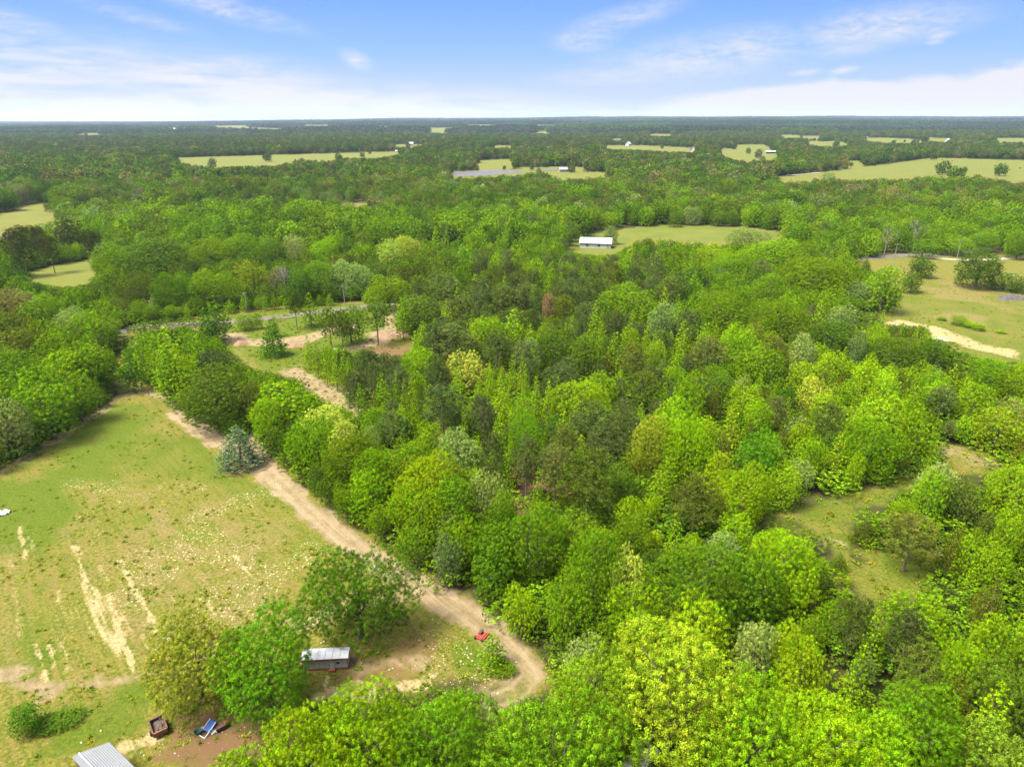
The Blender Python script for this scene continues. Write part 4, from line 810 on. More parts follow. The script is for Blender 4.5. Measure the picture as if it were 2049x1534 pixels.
# pastures run on behind the trees that hide their near edges
for p_ in PASTURE + [B_MID, C_RIGHT]:
    for k_ in (4, 9, 15): opn = np.maximum(opn, inpoly(px, py - k_ * (1 if p_ in PASTURE[:1] else .5), p_))
flower = pm([(140, 965), (560, 985), (660, 1090), (600, 1230), (300, 1320), (170, 1100)], 5, 4, 7) * (.35 + .65 * sstep(.35, .7, vnoise(GX + 50, GY, 5)))
flower = np.maximum(flower, .6 * inpoly(px, py, [(830, 1240), (1000, 1300), (1010, 1390), (850, 1380)]))
rut = np.clip(1.2 - np.abs(dline(GX, GY, TRK) - .95) / .38, 0, 1) * (.5 + .5 * vnoise(GX, GY, 4))
verge = np.clip(1 - np.abs(dline(GX, GY, TRK) + .0) / .55, 0, 1) * .9
A = np.stack([dirt, sand, straw, litter], -1).reshape(-1, 4); B = np.stack([lush, opn, pasture, flower], -1).reshape(-1, 4)
GZ = GZ + (np.hypot(GX, GY) < 400) * ((vnoise(GX, GY, 3.1) - .5) * .10 * opn + .0) - (1 - opn) * 0
ii = np.arange(nr * nc).reshape(nr, nc); Fq = np.stack([ii[:-1, :-1], ii[:-1, 1:], ii[1:, 1:], ii[1:, :-1]], -1).reshape(-1, 4)
m, nt, o_ = newmat('ground'); b = nt.nodes.new('ShaderNodeBsdfPrincipled'); L(nt, b.outputs[0], o_.inputs[0]); b.inputs['Roughness'].default_value = .95; b.inputs['Specular IOR Level'].default_value = .1
geo = nt.nodes.new('ShaderNodeNewGeometry'); pos = geo.outputs['Position']
def att(n_):
    a = nt.nodes.new('ShaderNodeAttribute'); a.attribute_name = n_; s = nt.nodes.new('ShaderNodeSeparateColor'); L(nt, a.outputs['Color'], s.inputs[0]); return s.outputs[0], s.outputs[1], s.outputs[2], a.outputs['Alpha']
dirt_, sand_, straw_, litter_ = att('maska'); lush_, opn_, past_, flow_ = att('maskb')
n1 = noise(nt, pos, .45, 6, .7); n2 = noise(nt, pos, 2.2, 6, .8); n3 = noise(nt, pos, .07, 5, .6)
(xa, ya), (xb, yb) = G(172, 1165), G(240, 1310); RA = math.atan2(float(yb - ya), float(xb - xa))
n4 = noise(nt, mapping(nt, mapping(nt, pos, rot=(0, 0, -RA)), scale=(.07, 1.3, 1)), 1.2, 5, .7)
nb = noise(nt, pos, 7.0, 4, .85); nm = math_(nt, 'MULTIPLY_ADD', n1, .5, math_(nt, 'MULTIPLY', n2, .5)); ns = math_(nt, 'MULTIPLY_ADD', n4, .75, math_(nt, 'MULTIPLY', n2, .25))
def th(mask, nz_, lo=.35, hi=.65, a=1.5): return ramp(nt, math_(nt, 'ADD', mask, math_(nt, 'MULTIPLY_ADD', nz_, a, -a / 2)), [(lo, 0.), (hi, 1.)])
grass = mixc(nt, ramp(nt, n1, [(.38, 0.), (.62, 1.)]), (.070, .088, .006), (.120, .108, .014))
grass = mixc(nt, ramp(nt, n2, [(.47, 0.), (.60, .85)]), grass, (.215, .185, .040))
grass = mixc(nt, ramp(nt, n2, [(.38, .8), (.46, 0.)]), grass, (.048, .070, .006))
grass = mixc(nt, math_(nt, 'MULTIPLY', ramp(nt, n3, [(.5, 0.), (.65, 1.)]), .6), grass, (.085, .115, .005))
grass = mixc(nt, math_(nt, 'MULTIPLY', ramp(nt, n4, [(.51, 0.), (.58, 1.)]), .6), grass, (.155, .115, .038))
grass = mixc(nt, math_(nt, 'MULTIPLY', ramp(nt, n4, [(.40, 1.), (.47, 0.)]), .45), grass, (.062, .082, .008))
lg = mixc(nt, ramp(nt, n2, [(.38, 0.), (.62, 1.)]), (.040, .072, .003), (.105, .130, .008))
col = mixc(nt, th(lush_, nm, .3, .8), grass, lg)
col = mixc(nt, math_(nt, 'MULTIPLY', th(straw_, nm, .35, .9), .85), col, mixc(nt, ramp(nt, n2, [(.4, 0.), (.6, 1.)]), (.115, .088, .030), (.215, .165, .065)))
col = mixc(nt, math_(nt, 'MULTIPLY', past_, .8), col, mixc(nt, ramp(nt, n3, [(.35, 0.), (.65, 1.)]), (.085, .115, .012), (.130, .130, .024)))
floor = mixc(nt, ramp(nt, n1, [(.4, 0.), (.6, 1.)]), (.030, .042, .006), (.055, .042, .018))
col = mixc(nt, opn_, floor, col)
col = mixc(nt, th(litter_, nm, .35, .85), col, mixc(nt, n2, (.17, .085, .045), (.10, .065, .035)))
dc = mixc(nt, ramp(nt, n1, [(.4, 0.), (.6, 1.)]), (.175, .125, .070), (.245, .185, .118)); dc = mixc(nt, ramp(nt, n2, [(.5, 0.), (.62, .6)]), dc, (.16, .11, .05)); dc = mixc(nt, ramp(nt, n4, [(.5, 0.), (.6, .35)]), dc, (.34, .26, .17))
col = mixc(nt, th(dirt_, nm, .3, .95), col, dc)
rut_ = nt.nodes.new('ShaderNodeAttribute'); rut_.attribute_name = 'rut'
col = mixc(nt, math_(nt, 'MULTIPLY', rut_.outputs['Fac'], .6), col, (.29, .225, .15))
mid_ = nt.nodes.new('ShaderNodeAttribute'); mid_.attribute_name = 'verge'
col = mixc(nt, math_(nt, 'MULTIPLY', th(mid_.outputs['Fac'], nm, .45, 1.0), .55), col, (.115, .115, .030))
col = mixc(nt, math_(nt, 'MULTIPLY', th(sand_, ns, .45, .95, 2.2), .9), col, mixc(nt, ramp(nt, n2, [(.4, 0.), (.6, 1.)]), (.24, .17, .075), (.39, .31, .18)))
for vs, vr_, am in ((1.5, .20, .62), (2.9, .20, .60)):
    vo = nt.nodes.new('ShaderNodeTexVoronoi'); vo.inputs['Scale'].default_value = vs; vo.inputs['Randomness'].default_value = 1; L(nt, pos, vo.inputs['Vector'])
    sp = math_(nt, 'MULTIPLY', math_(nt, 'LESS_THAN', math_(nt, 'ADD', vo.outputs['Distance'], math_(nt, 'MULTIPLY_ADD', nb, .3, -.15)), vr_), math_(nt, 'GREATER_THAN', math_(nt, 'MULTIPLY_ADD', nm, .9, math_(nt, 'MULTIPLY', flow_, .5)), am + .12))
    col = mixc(nt, math_(nt, 'MULTIPLY', sp, .75), col, (.40, .37, .24))
col = mixc(nt, math_(nt, 'MULTIPLY', ramp(nt, nb, [(.36, 1.), (.5, 0.)]), .55), col, mixc(nt, 1.0, col, (.5, .58, .45), 'MULTIPLY'))
L(nt, mixc(nt, 1.0, col, (.61, .60, .53), 'MULTIPLY'), b.inputs['Base Color'])
bp = nt.nodes.new('ShaderNodeBump'); bp.inputs['Strength'].default_value = .7; bp.inputs['Distance'].default_value = .22; L(nt, math_(nt, 'ADD', n2, math_(nt, 'MULTIPLY', nb, .4)), bp.inputs['Height']); L(nt, bp.outputs[0], b.inputs['Normal'])
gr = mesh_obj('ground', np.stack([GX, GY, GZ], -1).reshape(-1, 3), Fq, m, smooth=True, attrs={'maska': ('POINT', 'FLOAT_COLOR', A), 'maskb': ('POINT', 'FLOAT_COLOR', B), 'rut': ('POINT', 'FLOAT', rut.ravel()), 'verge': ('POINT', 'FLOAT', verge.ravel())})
tag(gr, 'grass, bare soil and forest floor of the whole plain', kind='structure')

# ------------------------------------------------------------------ roads, water
def strip(name, pts, w_, mat, z, label=None, seg=1.0, rag=0.0, kind='structure'):
    pts = [np.array(p, float) for p in pts]; Q = []
    for a, b in zip(pts[:-1], pts[1:]):
        n = max(1, int(np.linalg.norm(b - a) / seg))
        for k in range(n): Q.append(a + (b - a) * k / n)
    Q.append(pts[-1]); Q = np.array(Q)
    for _ in range(12): Q[1:-1] = (Q[:-2] + Q[1:-1] * 2 + Q[2:]) / 4
    T_ = np.gradient(Q, axis=0); T_ /= np.linalg.norm(T_, axis=1, keepdims=True); Nn = np.stack([-T_[:, 1], T_[:, 0]], 1)
    r = np.random.default_rng(len(Q)); V = []
    for sgn in (-1, 1):
        e = Q + Nn * sgn * (w_ / 2 + rag * r.normal(size=(len(Q), 1))); V.append(np.column_stack([e, terr(e[:, 0], e[:, 1]) + z]))
    n = len(Q); V = np.concatenate(V); i = np.arange(n - 1); Fq = np.stack([i, i + 1, i + 1 + n, i + n], 1)
    o = mesh_obj(name, V, Fq, mat); tag(o, label, kind=kind); return o
M_asph = paint('asphalt', (.125, .108, .088), (.098, .085, .07), .35, 1.0, .1, c3=(.15, .13, .105), spec=.03)
M_gravel = paint('pale_gravel', (.27, .235, .18), (.20, .17, .13), .5, .95, .1)
strip('road', wl([(-150, 700), (100, 672), (245, 656), (330, 652), (400, 648), (470, 643), (560, 634), (620, 627), (700, 617), (790, 607), (870, 598), (960, 588)]), 4.8, M_asph, .06, 'old grey asphalt road behind the dirt turnaround', rag=.12)
strip('road', wl([(1600, 530), (1695, 520), (1760, 514.5), (1830, 509.5), (1900, 506), (1990, 500)]), 7, M_asph, .06, 'grey asphalt road along the top of the right field', rag=.15)
strip('driveway', wl([(1825, 510), (1870, 517), (1930, 521), (1990, 519), (2060, 514), (2200, 510)]), 4.0, M_gravel, .09, 'pale gravel drive branching off the grey road on the right', rag=.2)
strip('road', wl([(1440, 356), (1500, 354), (1560, 352), (1620, 347), (1640, 345)]), 9, M_gravel, .15, 'pale lane below the far right field', rag=.3)
m, nt, o_ = newmat('water'); b = nt.nodes.new('ShaderNodeBsdfPrincipled'); L(nt, b.outputs[0], o_.inputs[0]); b.inputs['Base Color'].default_value = (.055, .045, .03, 1); b.inputs['Specular IOR Level'].default_value = .2; b.inputs['Roughness'].default_value = .4
tc = nt.nodes.new('ShaderNodeTexCoord'); bp = nt.nodes.new('ShaderNodeBump'); bp.inputs['Strength'].default_value = .12; L(nt, noise(nt, tc.outputs['Object'], .6, 4), bp.inputs['Height']); L(nt, bp.outputs[0], b.inputs['Normal']); M_water = m
def sheet(name, poly, mat, z, label):
    p = wl(poly); me = [(a, b_, float(terr(a, b_)) + z) for a, b_ in p]; zz = max(v[2] for v in me)
    o = mesh_obj(name, [(v[0], v[1], zz) for v in me], [tuple(range(len(me)))[::-1]], mat); tag(o, label, kind='structure')
    if o.data.polygons[0].normal.z < 0: o.data.flip_normals()
sheet('pond', [(896, 349), (905, 344), (935, 342), (975, 340), (1015, 340), (1050, 342.5), (1040, 346.5), (1000, 349), (960, 352), (920, 353)], M_water, .12, 'shallow brown pond shining between distant trees')
sheet('pond', [(1060, 341), (1075, 338.5), (1100, 337.5), (1130, 338.5), (1125, 340.5), (1095, 341.5)], M_water, .2, 'narrow arm of the pond running right to the pond houses')
sheet('pond', [(1855, 672), (1885, 676), (1905, 684), (1870, 682)], paint('pale_water', (.30, .26, .19), (.26, .22, .16), .4, .6), .12, 'small milky puddle below the sand bank')

# ------------------------------------------------------------------ buildings
M_tin = paint('tin_roof', (.20, .205, .215), (.16, .165, .175), .5, .8, .05, c3=(.18, .155, .13), spec=.15)
M_white = paint('white_metal', (.38, .39, .40), (.31, .325, .34), .6, .75, 0, c3=(.30, .285, .26)); M_cream = paint('cream_panel', (.42, .425, .34), (.36, .37, .30), .9, .7, .02, c3=(.23, .21, .15))
M_trim = paint('orange_brown_trim', (.21, .055, .025), (.15, .04, .02), 2, .7, 0, c3=(.22, .08, .05)); M_glass = paint('window_dark', (.03, .035, .04), (.05, .055, .06), 2, .25, 0)
M_rust = paint('rust', (.10, .05, .03), (.045, .03, .024), 3, .9, .3, c3=(.25, .09, .035)); M_dark = paint('dark_inside', (.03, .026, .022), (.02, .018, .016), 2, .9)
M_wood = paint('grey_wood', (.25, .22, .19), (.17, .145, .12), 4, .9, .2); M_shingle = paint('grey_shingle', (.20, .20, .21), (.15, .15, .155), 1.5, .9, .1); M_brick = paint('brick_wall', (.34, .24, .19), (.27, .18, .14), 2, .9, .1)
M_blue = paint('blue_plastic', (.04, .11, .34), (.03, .08, .26), 3, .5); M_green = paint('green_plastic', (.03, .13, .09), (.02, .09, .06), 3, .6); M_red = paint('red_paint', (.45, .05, .03), (.30, .04, .025), 3, .6, 0, c3=(.15, .06, .04)); M_plastic = paint('white_plastic', (.5, .51, .52), (.4, .41, .43), 3, .5)
M_black = paint('black_hide', (.02, .018, .016), (.03, .025, .02), 2, .8); M_soil = paint('red_soil_heap', (.22, .12, .07), (.14, .08, .05), 1.2, .95, .6)
def house(name, px_, py_, wid, dep, wh, rh, rz, wall, roof, label, cat='house', win=2, open_front=False):
    X0, Y0 = G(px_, py_); Z0 = float(terr(X0, Y0)); 
    # the sight line meets the real ground, not the level plane
    for _ in range(6): X0, Y0 = G(px_, py_, Z0); Z0 = float(terr(X0, Y0))
    root = empty(name, (float(X0), float(Y0), Z0), rz); tag(root, label, cat)
    w2, d2 = wid / 2, dep / 2; mb = MB()
    if open_front:
        mb.box((0, d2 - .1, wh / 2), (wid, .2, wh)); mb.box((-w2 + .1, -.1, wh / 2), (.2, dep - .2, wh)); mb.box((w2 - .1, -.1, wh / 2), (.2, dep - .2, wh))
        for k in range(3): mb.box((-w2 + wid * (k + 1) / 4, -d2 + .15, wh / 2), (.25, .25, wh))
    else: mb.box((0, 0, wh / 2 - .15), (wid, dep, wh + .3))
    for s in (-1, 1): mb.poly([(s * (w2 - .02), -d2, wh), (s * (w2 - .02), d2, wh), (s * (w2 - .02), 0, wh + rh)])
    mb.build('wall', wall, root)
    r = MB(); o = .5; th_ = .14; sl = rh / d2
    for s in (-1, 1):
        a = (-w2 - o, s * (d2 + o), wh - o * sl); b_ = (w2 + o, s * (d2 + o), wh - o * sl); c = (w2 + o, 0, wh + rh); d_ = (-w2 - o, 0, wh + rh)
        up = lambda p: (p[0], p[1], p[2] + th_)
        r.quad(a, b_, c, d_); r.quad(up(a), up(b_), up(c), up(d_)); r.quad(a, b_, up(b_), up(a)); r.quad(b_, c, up(c), up(b_)); r.quad(d_, a, up(a), up(d_))
    rf = r.build('roof', roof, root)
    if not open_front:
        for k in range(win):
            x = -w2 + wid * (k + .6) / (win + .6); f = MB(); f.box((x, -d2 - .04, wh * .58), (1.5, .1, 1.3)); fo = f.build('window', M_white, root); p = MB(); p.box((x, -d2 - .10, wh * .58), (1.2, .04, 1.0)); p.build('pane', M_glass, fo)
        dr = MB(); dr.box((w2 - 1.4, -d2 - .05, 1.05), (1.1, .12, 2.1)); dr.build('door', M_wood, root)
    return root
house('barn', 1192, 494, 15, 8, 2.6, 1.9, R(-10), M_cream, M_white, 'long barn with shining white metal roof in the mid pasture', 'barn')
house('shed', 1119, 488, 3.6, 3, 2.2, .8, R(10), M_wood, M_white, 'tiny pale shed at the wood edge left of the white barn', 'shed', 1)
house('house', 1447, 556, 9, 6, 2.6, 1.6, R(5), M_brick, M_shingle, 'low pinkish house glimpsed between trunks right of the wood', 'house')
house('shed', 1712, 598, 9, 5, 2.2, .9, R(12), M_white, M_white, 'white-roofed shed under the trees at the left edge of the right field', 'shed', 1)
house('house', 1397, 306, 24, 12, 4, 4, R(10), M_brick, M_shingle, 'large grey-roofed house among trees far right of centre', 'house', 4)
house('house', 1386, 303, 13, 10, 4.5, 4, R(70), M_brick, M_shingle, 'smaller grey wing house just left of the large grey-roofed house', 'house', 2)
house('shed', 1541, 307, 17, 9, 3.2, 1.6, R(-5), M_wood, M_white, 'open-fronted pale shed in the far pasture right of the grey-roofed house', 'shed', open_front=True)
house('house', 1903, 284, 26, 14, 4, 4, R(8), M_white, M_white, 'white house on the far ridge at the right', 'house', 3)
house('house', 1924, 283, 15, 10, 3.5, 2.5, R(-20), M_white, M_shingle, 'small house just right of the white ridge house', 'house', 2)
house('house', 1728, 278, 22, 12, 4, 3, R(12), M_cream, M_shingle, 'tan house on the far ridge above the right field', 'house', 3)
house('house', 2036, 276, 24, 12, 4, 3, R(-6), M_brick, M_shingle, 'brownish house on the far ridge at the right edge', 'house', 3)
house('house', 1131, 344, 15, 8, 3, 2.4, R(5), M_brick, M_shingle, 'dark grey-roofed house standing beside the pond arm', 'house', 2)
house('house', 1104, 292, 20, 10, 3.5, 3, R(-10), M_cream, M_shingle, 'grey house hidden in far trees above the pond', 'house', 2)
house('house', 1196, 291, 20, 9, 3.5, 2, R(4), M_red, M_white, 'long white-roofed house with reddish walls left of the far white church-like house', 'house', 3)
house('house', 1257, 292, 14, 9, 5, 4, R(60), M_white, M_white, 'tall white gabled house in the far fields above centre', 'house', 2)
house('house', 822, 293, 10, 9, 6, 3, R(15), M_cream, M_cream, 'tall tan barn at the right end of the far left field', 'barn', 1)
house('shed', 798, 305, 12, 6, 2.5, 1.2, R(0), M_white, M_white, 'small white shed on the right end of the far left field', 'shed', 1)
house('barn', 352, 261, 55, 20, 6, 5, R(0), M_white, M_white, 'long white barn on the most distant hillside at left', 'barn', 2)

# ---- portable shed in the yard
def g3(px_, py_, z=0): a, b_ = G(px_, py_, z); return np.array([float(a), float(b_), z])
BL, BR = g3(607, 1341.5), g3(697, 1336.5); u = BR - BL; SW = float(np.linalg.norm(u)); u /= SW; v = np.array([-u[1], u[0], 0]); ang = math.atan2(u[1], u[0])
hw = 2.2
for z_ in np.arange(1.2, 3.4, .02):
    if P(BR[0], BR[1], z_)[1] <= 1316: hw = float(z_); break
tr_ = g3(694, 1295, hw + .15); SD = float(np.dot(tr_ - BR, v)); print('shed', SW, hw, SD)
sh = empty('portable_shed', tuple(BL), ang); tag(sh, 'white-roofed portable shed with cream panels and orange-brown trim in the yard', 'shed')
mb = MB(); mb.box((SW / 2, SD / 2, .18 + hw / 2), (SW, SD, hw - .1)); mb.build('wall', M_cream, sh)
mb = MB(); mb.quad((-.12, -.15, hw + .10), (SW + .12, -.15, hw + .10), (SW + .12, SD * .5, hw + .34), (-.12, SD * .5, hw + .34)); mb.quad((-.12, SD * .5, hw + .34), (SW + .12, SD * .5, hw + .34), (SW + .12, SD + .15, hw + .14), (-.12, SD + .15, hw + .14))
for s in (-.12, SW + .12): mb.poly([(s, -.15, hw + .10), (s, SD * .5, hw + .34), (s, SD + .15, hw + .14), (s, SD + .15, hw + .02), (s, -.15, hw + .0)])
rf = mb.build('roof', M_white, sh)
mb = MB()
for k in range(1, 6):
    x = SW * k / 6; mb.tube([(x, -.15, hw + .115), (x, SD * .5, hw + .355), (x, SD + .15, hw + .155)], [.02] * 3, 4)
mb.build('roof_seam', M_tin, rf)
mb = MB(); mb.box((SW / 2, -.17, hw + .03), (SW + .26, .06, .20)); mb.build('eave_trim', M_trim, sh)
mb = MB(); mb.box((SW / 2, -.03, .10), (SW + .1, .10, .15)); mb.box((SW + .03, SD / 2, .10), (.10, SD, .15)); mb.box((SW + .01, -.03, hw / 2 + .1), (.07, .07, hw - .2)); mb.build('base_trim', M_trim, sh)
mb = MB()
for k in (1, 2, 3, 4, 7): mb.box((SW * k / 8, -.015, hw / 2 + .15), (.035, .03, hw - .35))
for k in (1, 2): mb.box((SW + .012, SD * k / 3, hw / 2 + .15), (.03, .03, hw - .35))
mb.build('panel_seam', M_wood, sh)
dx_ = SW * .645; mb = MB(); mb.box((dx_, -.04, hw * .47 + .12), (SW * .115, .06, hw * .82)); dr = mb.build('door', M_cream, sh); mb = MB()
for s in (-1, 1): mb.box((dx_ + s * SW * .06, -.045, hw * .47 + .12), (.035, .08, hw * .82))
mb.build('frame', M_wood, dr); mb = MB(); mb.box((dx_ - SW * .045, -.09, hw * .48), (.05, .05, .08)); mb.build('handle', M_tin, dr)
mb = MB(); mb.box((dx_, -.28, .14), (SW * .135, .5, .26)); mb.build('step', M_trim, sh)
mb = MB(); mb.box((SW * .80, -.03, hw * .66), (SW * .105, .06, hw * .30)); wn = mb.build('window', M_plastic, sh); mb = MB(); mb.box((SW * .79, -.065, hw * .63), (SW * .07, .03, hw * .18)); mb.build('pane', M_glass, wn)

# ---- grey barn roof at the bottom left corner
E1, R1, L1 = g3(219, 1484, 2.7), g3(158, 1506, 4.0), g3(143, 1514, 2.9); E2 = g3(272, 1536, 2.7); dr_ = (E2 - E1) / np.linalg.norm(E2 - E1)
R2d = (g3(181, 1536, 4.0) - R1); R2d /= np.linalg.norm(R2d); LEN = 9.0
bn = empty('barn', (0, 0, 0)); mid_ = (E1 + L1) / 2 + dr_ * LEN / 2; bn.location = (mid_[0], mid_[1], 0); tag(bn, 'grey tin-roofed barn with rusted side cut off by the bottom left corner', 'barn')
off = np.array([mid_[0], mid_[1], 0])
def seg(Pp, k, dz=0): q = Pp + dr_ * k - off; return (q[0], q[1], q[2] + dz)
mb = MB(); n_ = 26
def slope(A_, B_, cor=26):
    for i in range(cor):
        for j in range(10):
            k0, k1 = LEN * j / 10, LEN * (j + 1) / 10; f0, f1 = i / cor, (i + 1) / cor; za, zb = (.03 if i % 2 else 0), (.0 if i % 2 else .03)
            p = [A_ * (1 - f) + B_ * f for f in (f0, f1)]
            mb.quad(seg(p[0], k0, za), seg(p[1], k0, zb), seg(p[1], k1, zb), seg(p[0], k1, za))
slope(E1, R1); slope(R1, L1, 8)
rf = mb.build('roof', M_tin, bn); mb = MB(); mb.tube([seg(R1, 0, .04), seg(R1, LEN, .04)], [.07, .07], 6); mb.build('ridge_cap', M_white, rf)
mb = MB(); ins = lambda A_, t_: A_ * (1 - t_) + (E1 + L1) / 2 * t_
eA, lA = ins(E1, .06) + dr_ * .3, ins(L1, .06) + dr_ * .3; cn = [eA, lA, lA + dr_ * (LEN - .6), eA + dr_ * (LEN - .6)]
for i in range(4):
    a, b_ = cn[i] - off, cn[(i + 1) % 4] - off; mb.quad((a[0], a[1], -.1), (b_[0], b_[1], -.1), (b_[0], b_[1], 2.62), (a[0], a[1], 2.62))
rr1 = R1 + dr_ * .3 - off; mb.poly([(cn[0][0] - off[0], cn[0][1] - off[1], 2.6), (rr1[0], rr1[1], 3.9), (cn[1][0] - off[0], cn[1][1] - off[1], 2.6)])
mb.build('wall', M_rust, bn)
# cream roof corner under the huge pale oak
rc = empty('shed', tuple(g3(1292, 1532, 0)), R(-42)); tag(rc, 'cream-edged low roof corner showing under the huge pale oak at the bottom edge', 'shed')
mb = MB(); mb.box((0, -1.5, 1.0), (1.5, 4.0, 2.0)); mb.build('wall', M_wood, rc); mb = MB(); mb.box((0, -1.5, 2.1), (1.9, 4.6, .12)); mb.build('roof', M_cream, rc)

# ---- scrap in the yard
def cm_(px_, py_, rz, name, label, cat): o = empty(name, tuple(g3(px_, py_)), rz); tag(o, label, cat); return o
t_ = cm_(319, 1461, R(38), 'trailer_bed', 'rusty open-topped steel trailer bed left of the yard trees', 'trailer')
mb = MB(); mb.box((0, 0, .35), (1.35, 2.1, .08)); mb.build('floor_panel', M_rust, t_)
for x, y, dx, dy in ((-.67, 0, .06, 2.1), (.67, 0, .06, 2.1), (0, 1.05, 1.28, .06), (0, -1.05, 1.28, .06)):
    mb = MB(); mb.box((x, y, .62), (dx, dy, .5)); mb.box((x, y, .89), (dx + .07, dy + .07, .05)); mb.build('side_panel', M_rust if y >= 0 else paint('orange_rust', (.30, .10, .035), (.14, .06, .03), 3, .9, .3), t_)
for s in (-1, 1):
    mb = MB(); mb.tube([(s * .72, -.1, .28), (s * .9, -.1, .28)], [.28, .28], 14); mb.build('wheel', M_dark, t_)
mb = MB(); mb.tube([(-.3, 1.0, .35), (0, 1.8, .35)], [.04, .04], 6); mb.tube([(.3, 1.0, .35), (0, 1.8, .35)], [.04, .04], 6); mb.build('drawbar', M_rust, t_)
mb = MB(); mb.box((.1, .2, .5), (.5, 1.5, .12), .2); mb.box((-.2, -.3, .55), (.25, 1.2, .08), -.5); mb.tube([(.2, -.8, .45), (.35, .7, .98)], [.05, .05], 6); mb.build('plank', paint('weathered_plank', (.075, .055, .04), (.045, .035, .03), 3, .9), t_)
c_ = cm_(416, 1463, R(-30), 'folding_chair', 'tipped blue chair with a white tube frame on bare soil under the yard trees', 'chair')
mb = MB(); mb.box((0, .2, .42), (.9, .8, .06), 0, 0, .25); mb.box((0, .62, .62), (.9, .5, .06), 0, 0, .9); mb.build('seat', M_blue, c_)
for s in (-1, 1):
    mb = MB(); mb.tube([(s * .45, -.75, .05), (s * .45, .1, .45), (s * .45, .8, .85)], [.05] * 3, 6); mb.tube([(s * .45, .9, .04), (s * .45, -.1, .5)], [.045] * 2, 6); mb.build('leg', M_plastic, c_)
mb = MB(); mb.tube([(-.45, -.75, .05), (.45, -.75, .05)], [.05, .05], 6); mb.build('crossbar', M_plastic, c_)
c_ = cm_(397, 1468, R(20), 'wheelbarrow', 'dark green tub lying left of the tipped blue chair', 'tub')
mb = MB()
for k in range(10):
    a0, a1 = k * .628, (k + 1) * .628
    mb.quad((.28 * math.cos(a0), .2 * math.sin(a0), .1), (.28 * math.cos(a1), .2 * math.sin(a1), .1), (.42 * math.cos(a1), .34 * math.sin(a1), .5), (.42 * math.cos(a0), .34 * math.sin(a0), .5))
mb.poly([(.28 * math.cos(k * .628), .2 * math.sin(k * .628), .1) for k in range(10)]); mb.build('tub', M_green, c_); c_.name = 'tub'
mb = MB(); mb.tube([(-.5, .3, .06), (.5, .38, .45)], [.03, .03], 6); mb.build('handle', M_plastic, c_)
c_ = cm_(440, 1455, R(-55), 'armchair', 'collapsed red-brown seat right of the tipped blue chair', 'chair')
mb = MB(); mb.box((0, 0, .25), (1.0, .9, .3), .1, 0, .15); mb.build('seat', M_rust, c_); mb = MB(); mb.box((0, .5, .5), (1.0, .2, .6), .1, 0, -.4); mb.build('backrest', paint('red_brown', (.22, .05, .035), (.14, .04, .03), 3, .8), c_)
for s in (-1, 1): mb = MB(); mb.box((s * .55, 0, .42), (.16, .9, .3), .1); mb.build('armrest', M_rust, c_)
c_ = cm_(427, 1464, R(10), 'plastic_sheet', 'crumpled white plastic scrap between the blue chair and red-brown seat', 'plastic sheet')
def crumple(sz, h, seed, n=9):
    r = np.random.default_rng(seed); m_ = MB(); g_ = [[(sz * (i / n - .5) + r.normal() * sz * .02, sz * .7 * (j / n - .5) + r.normal() * sz * .02, .03 + h * abs(r.normal()) * .6) for j in range(n + 1)] for i in range(n + 1)]
    for i in range(n):
        for j in range(n):
            if math.hypot(i / n - .45, j / n - .45) < .5: m_.quad(g_[i][j], g_[i + 1][j], g_[i + 1][j + 1], g_[i][j + 1])
    return m_
crumple(.8, .2, 4).build('sheet', M_plastic, c_)
c_ = cm_(2, 1028, R(20), 'plastic_sheet', 'white crumpled sheet lying in the meadow at the left edge', 'plastic sheet'); crumple(2.6, .35, 8).build('sheet', M_plastic, c_)
c_ = cm_(963, 1274, R(60), 'farm_implement', 'small red rusty mower deck by the slender tree in the track curve', 'mower')
mb = MB(); mb.box((0, 0, .4), (1.1, .9, .12)); mb.box((0, 0, .25), (1.3, 1.1, .14)); mb.build('deck', M_red, c_); mb = MB(); mb.tube([(-.5, 0, .5), (-.5, 0, 1.0), (.4, 0, 1.0), (.5, 0, .5)], [.05] * 4, 6); mb.box((.1, .1, .6), (.5, .4, .3)); mb.build('engine', M_rust, c_)
for x, y in ((-.6, -.5), (.6, -.5), (-.6, .5), (.6, .5)): mb = MB(); mb.tube([(x, y - .07, .22), (x, y + .07, .22)], [.22, .22], 12); mb.build('wheel', M_dark, c_)
mb = MB(); mb.box((0, -.75, .45), (1.5, .12, .3)); mb.build('bumper', M_red, c_)
c_ = cm_(672, 712, R(0), 'water_tank', 'grey upright tank standing among the slim pointed trees by the cleared soil', 'tank')
mb = MB(); mb.tube([(0, 0, 0), (0, 0, 2.0), (0, 0, 2.3)], [.55, .55, .2], 14); mb.build('barrel', M_tin, c_); mb = MB(); mb.tube([(0, 0, 2.3), (0, 0, 2.45)], [.18, .18], 10); mb.build('lid', M_dark, c_)
c_ = cm_(242, 668, R(0), 'gate', 'small white farm gate where the green lane meets the road', 'gate')
for s in (-1, 1): mb = MB(); mb.box((s * 1.9, 0, .7), (.16, .16, 1.4)); mb.build('post', M_wood, c_)
mb = MB()
for k in range(4): mb.tube([(-1.8, 0, .3 + k * .27), (1.8, 0, .3 + k * .27)], [.035, .035], 6)
mb.build('bars', M_plastic, c_)
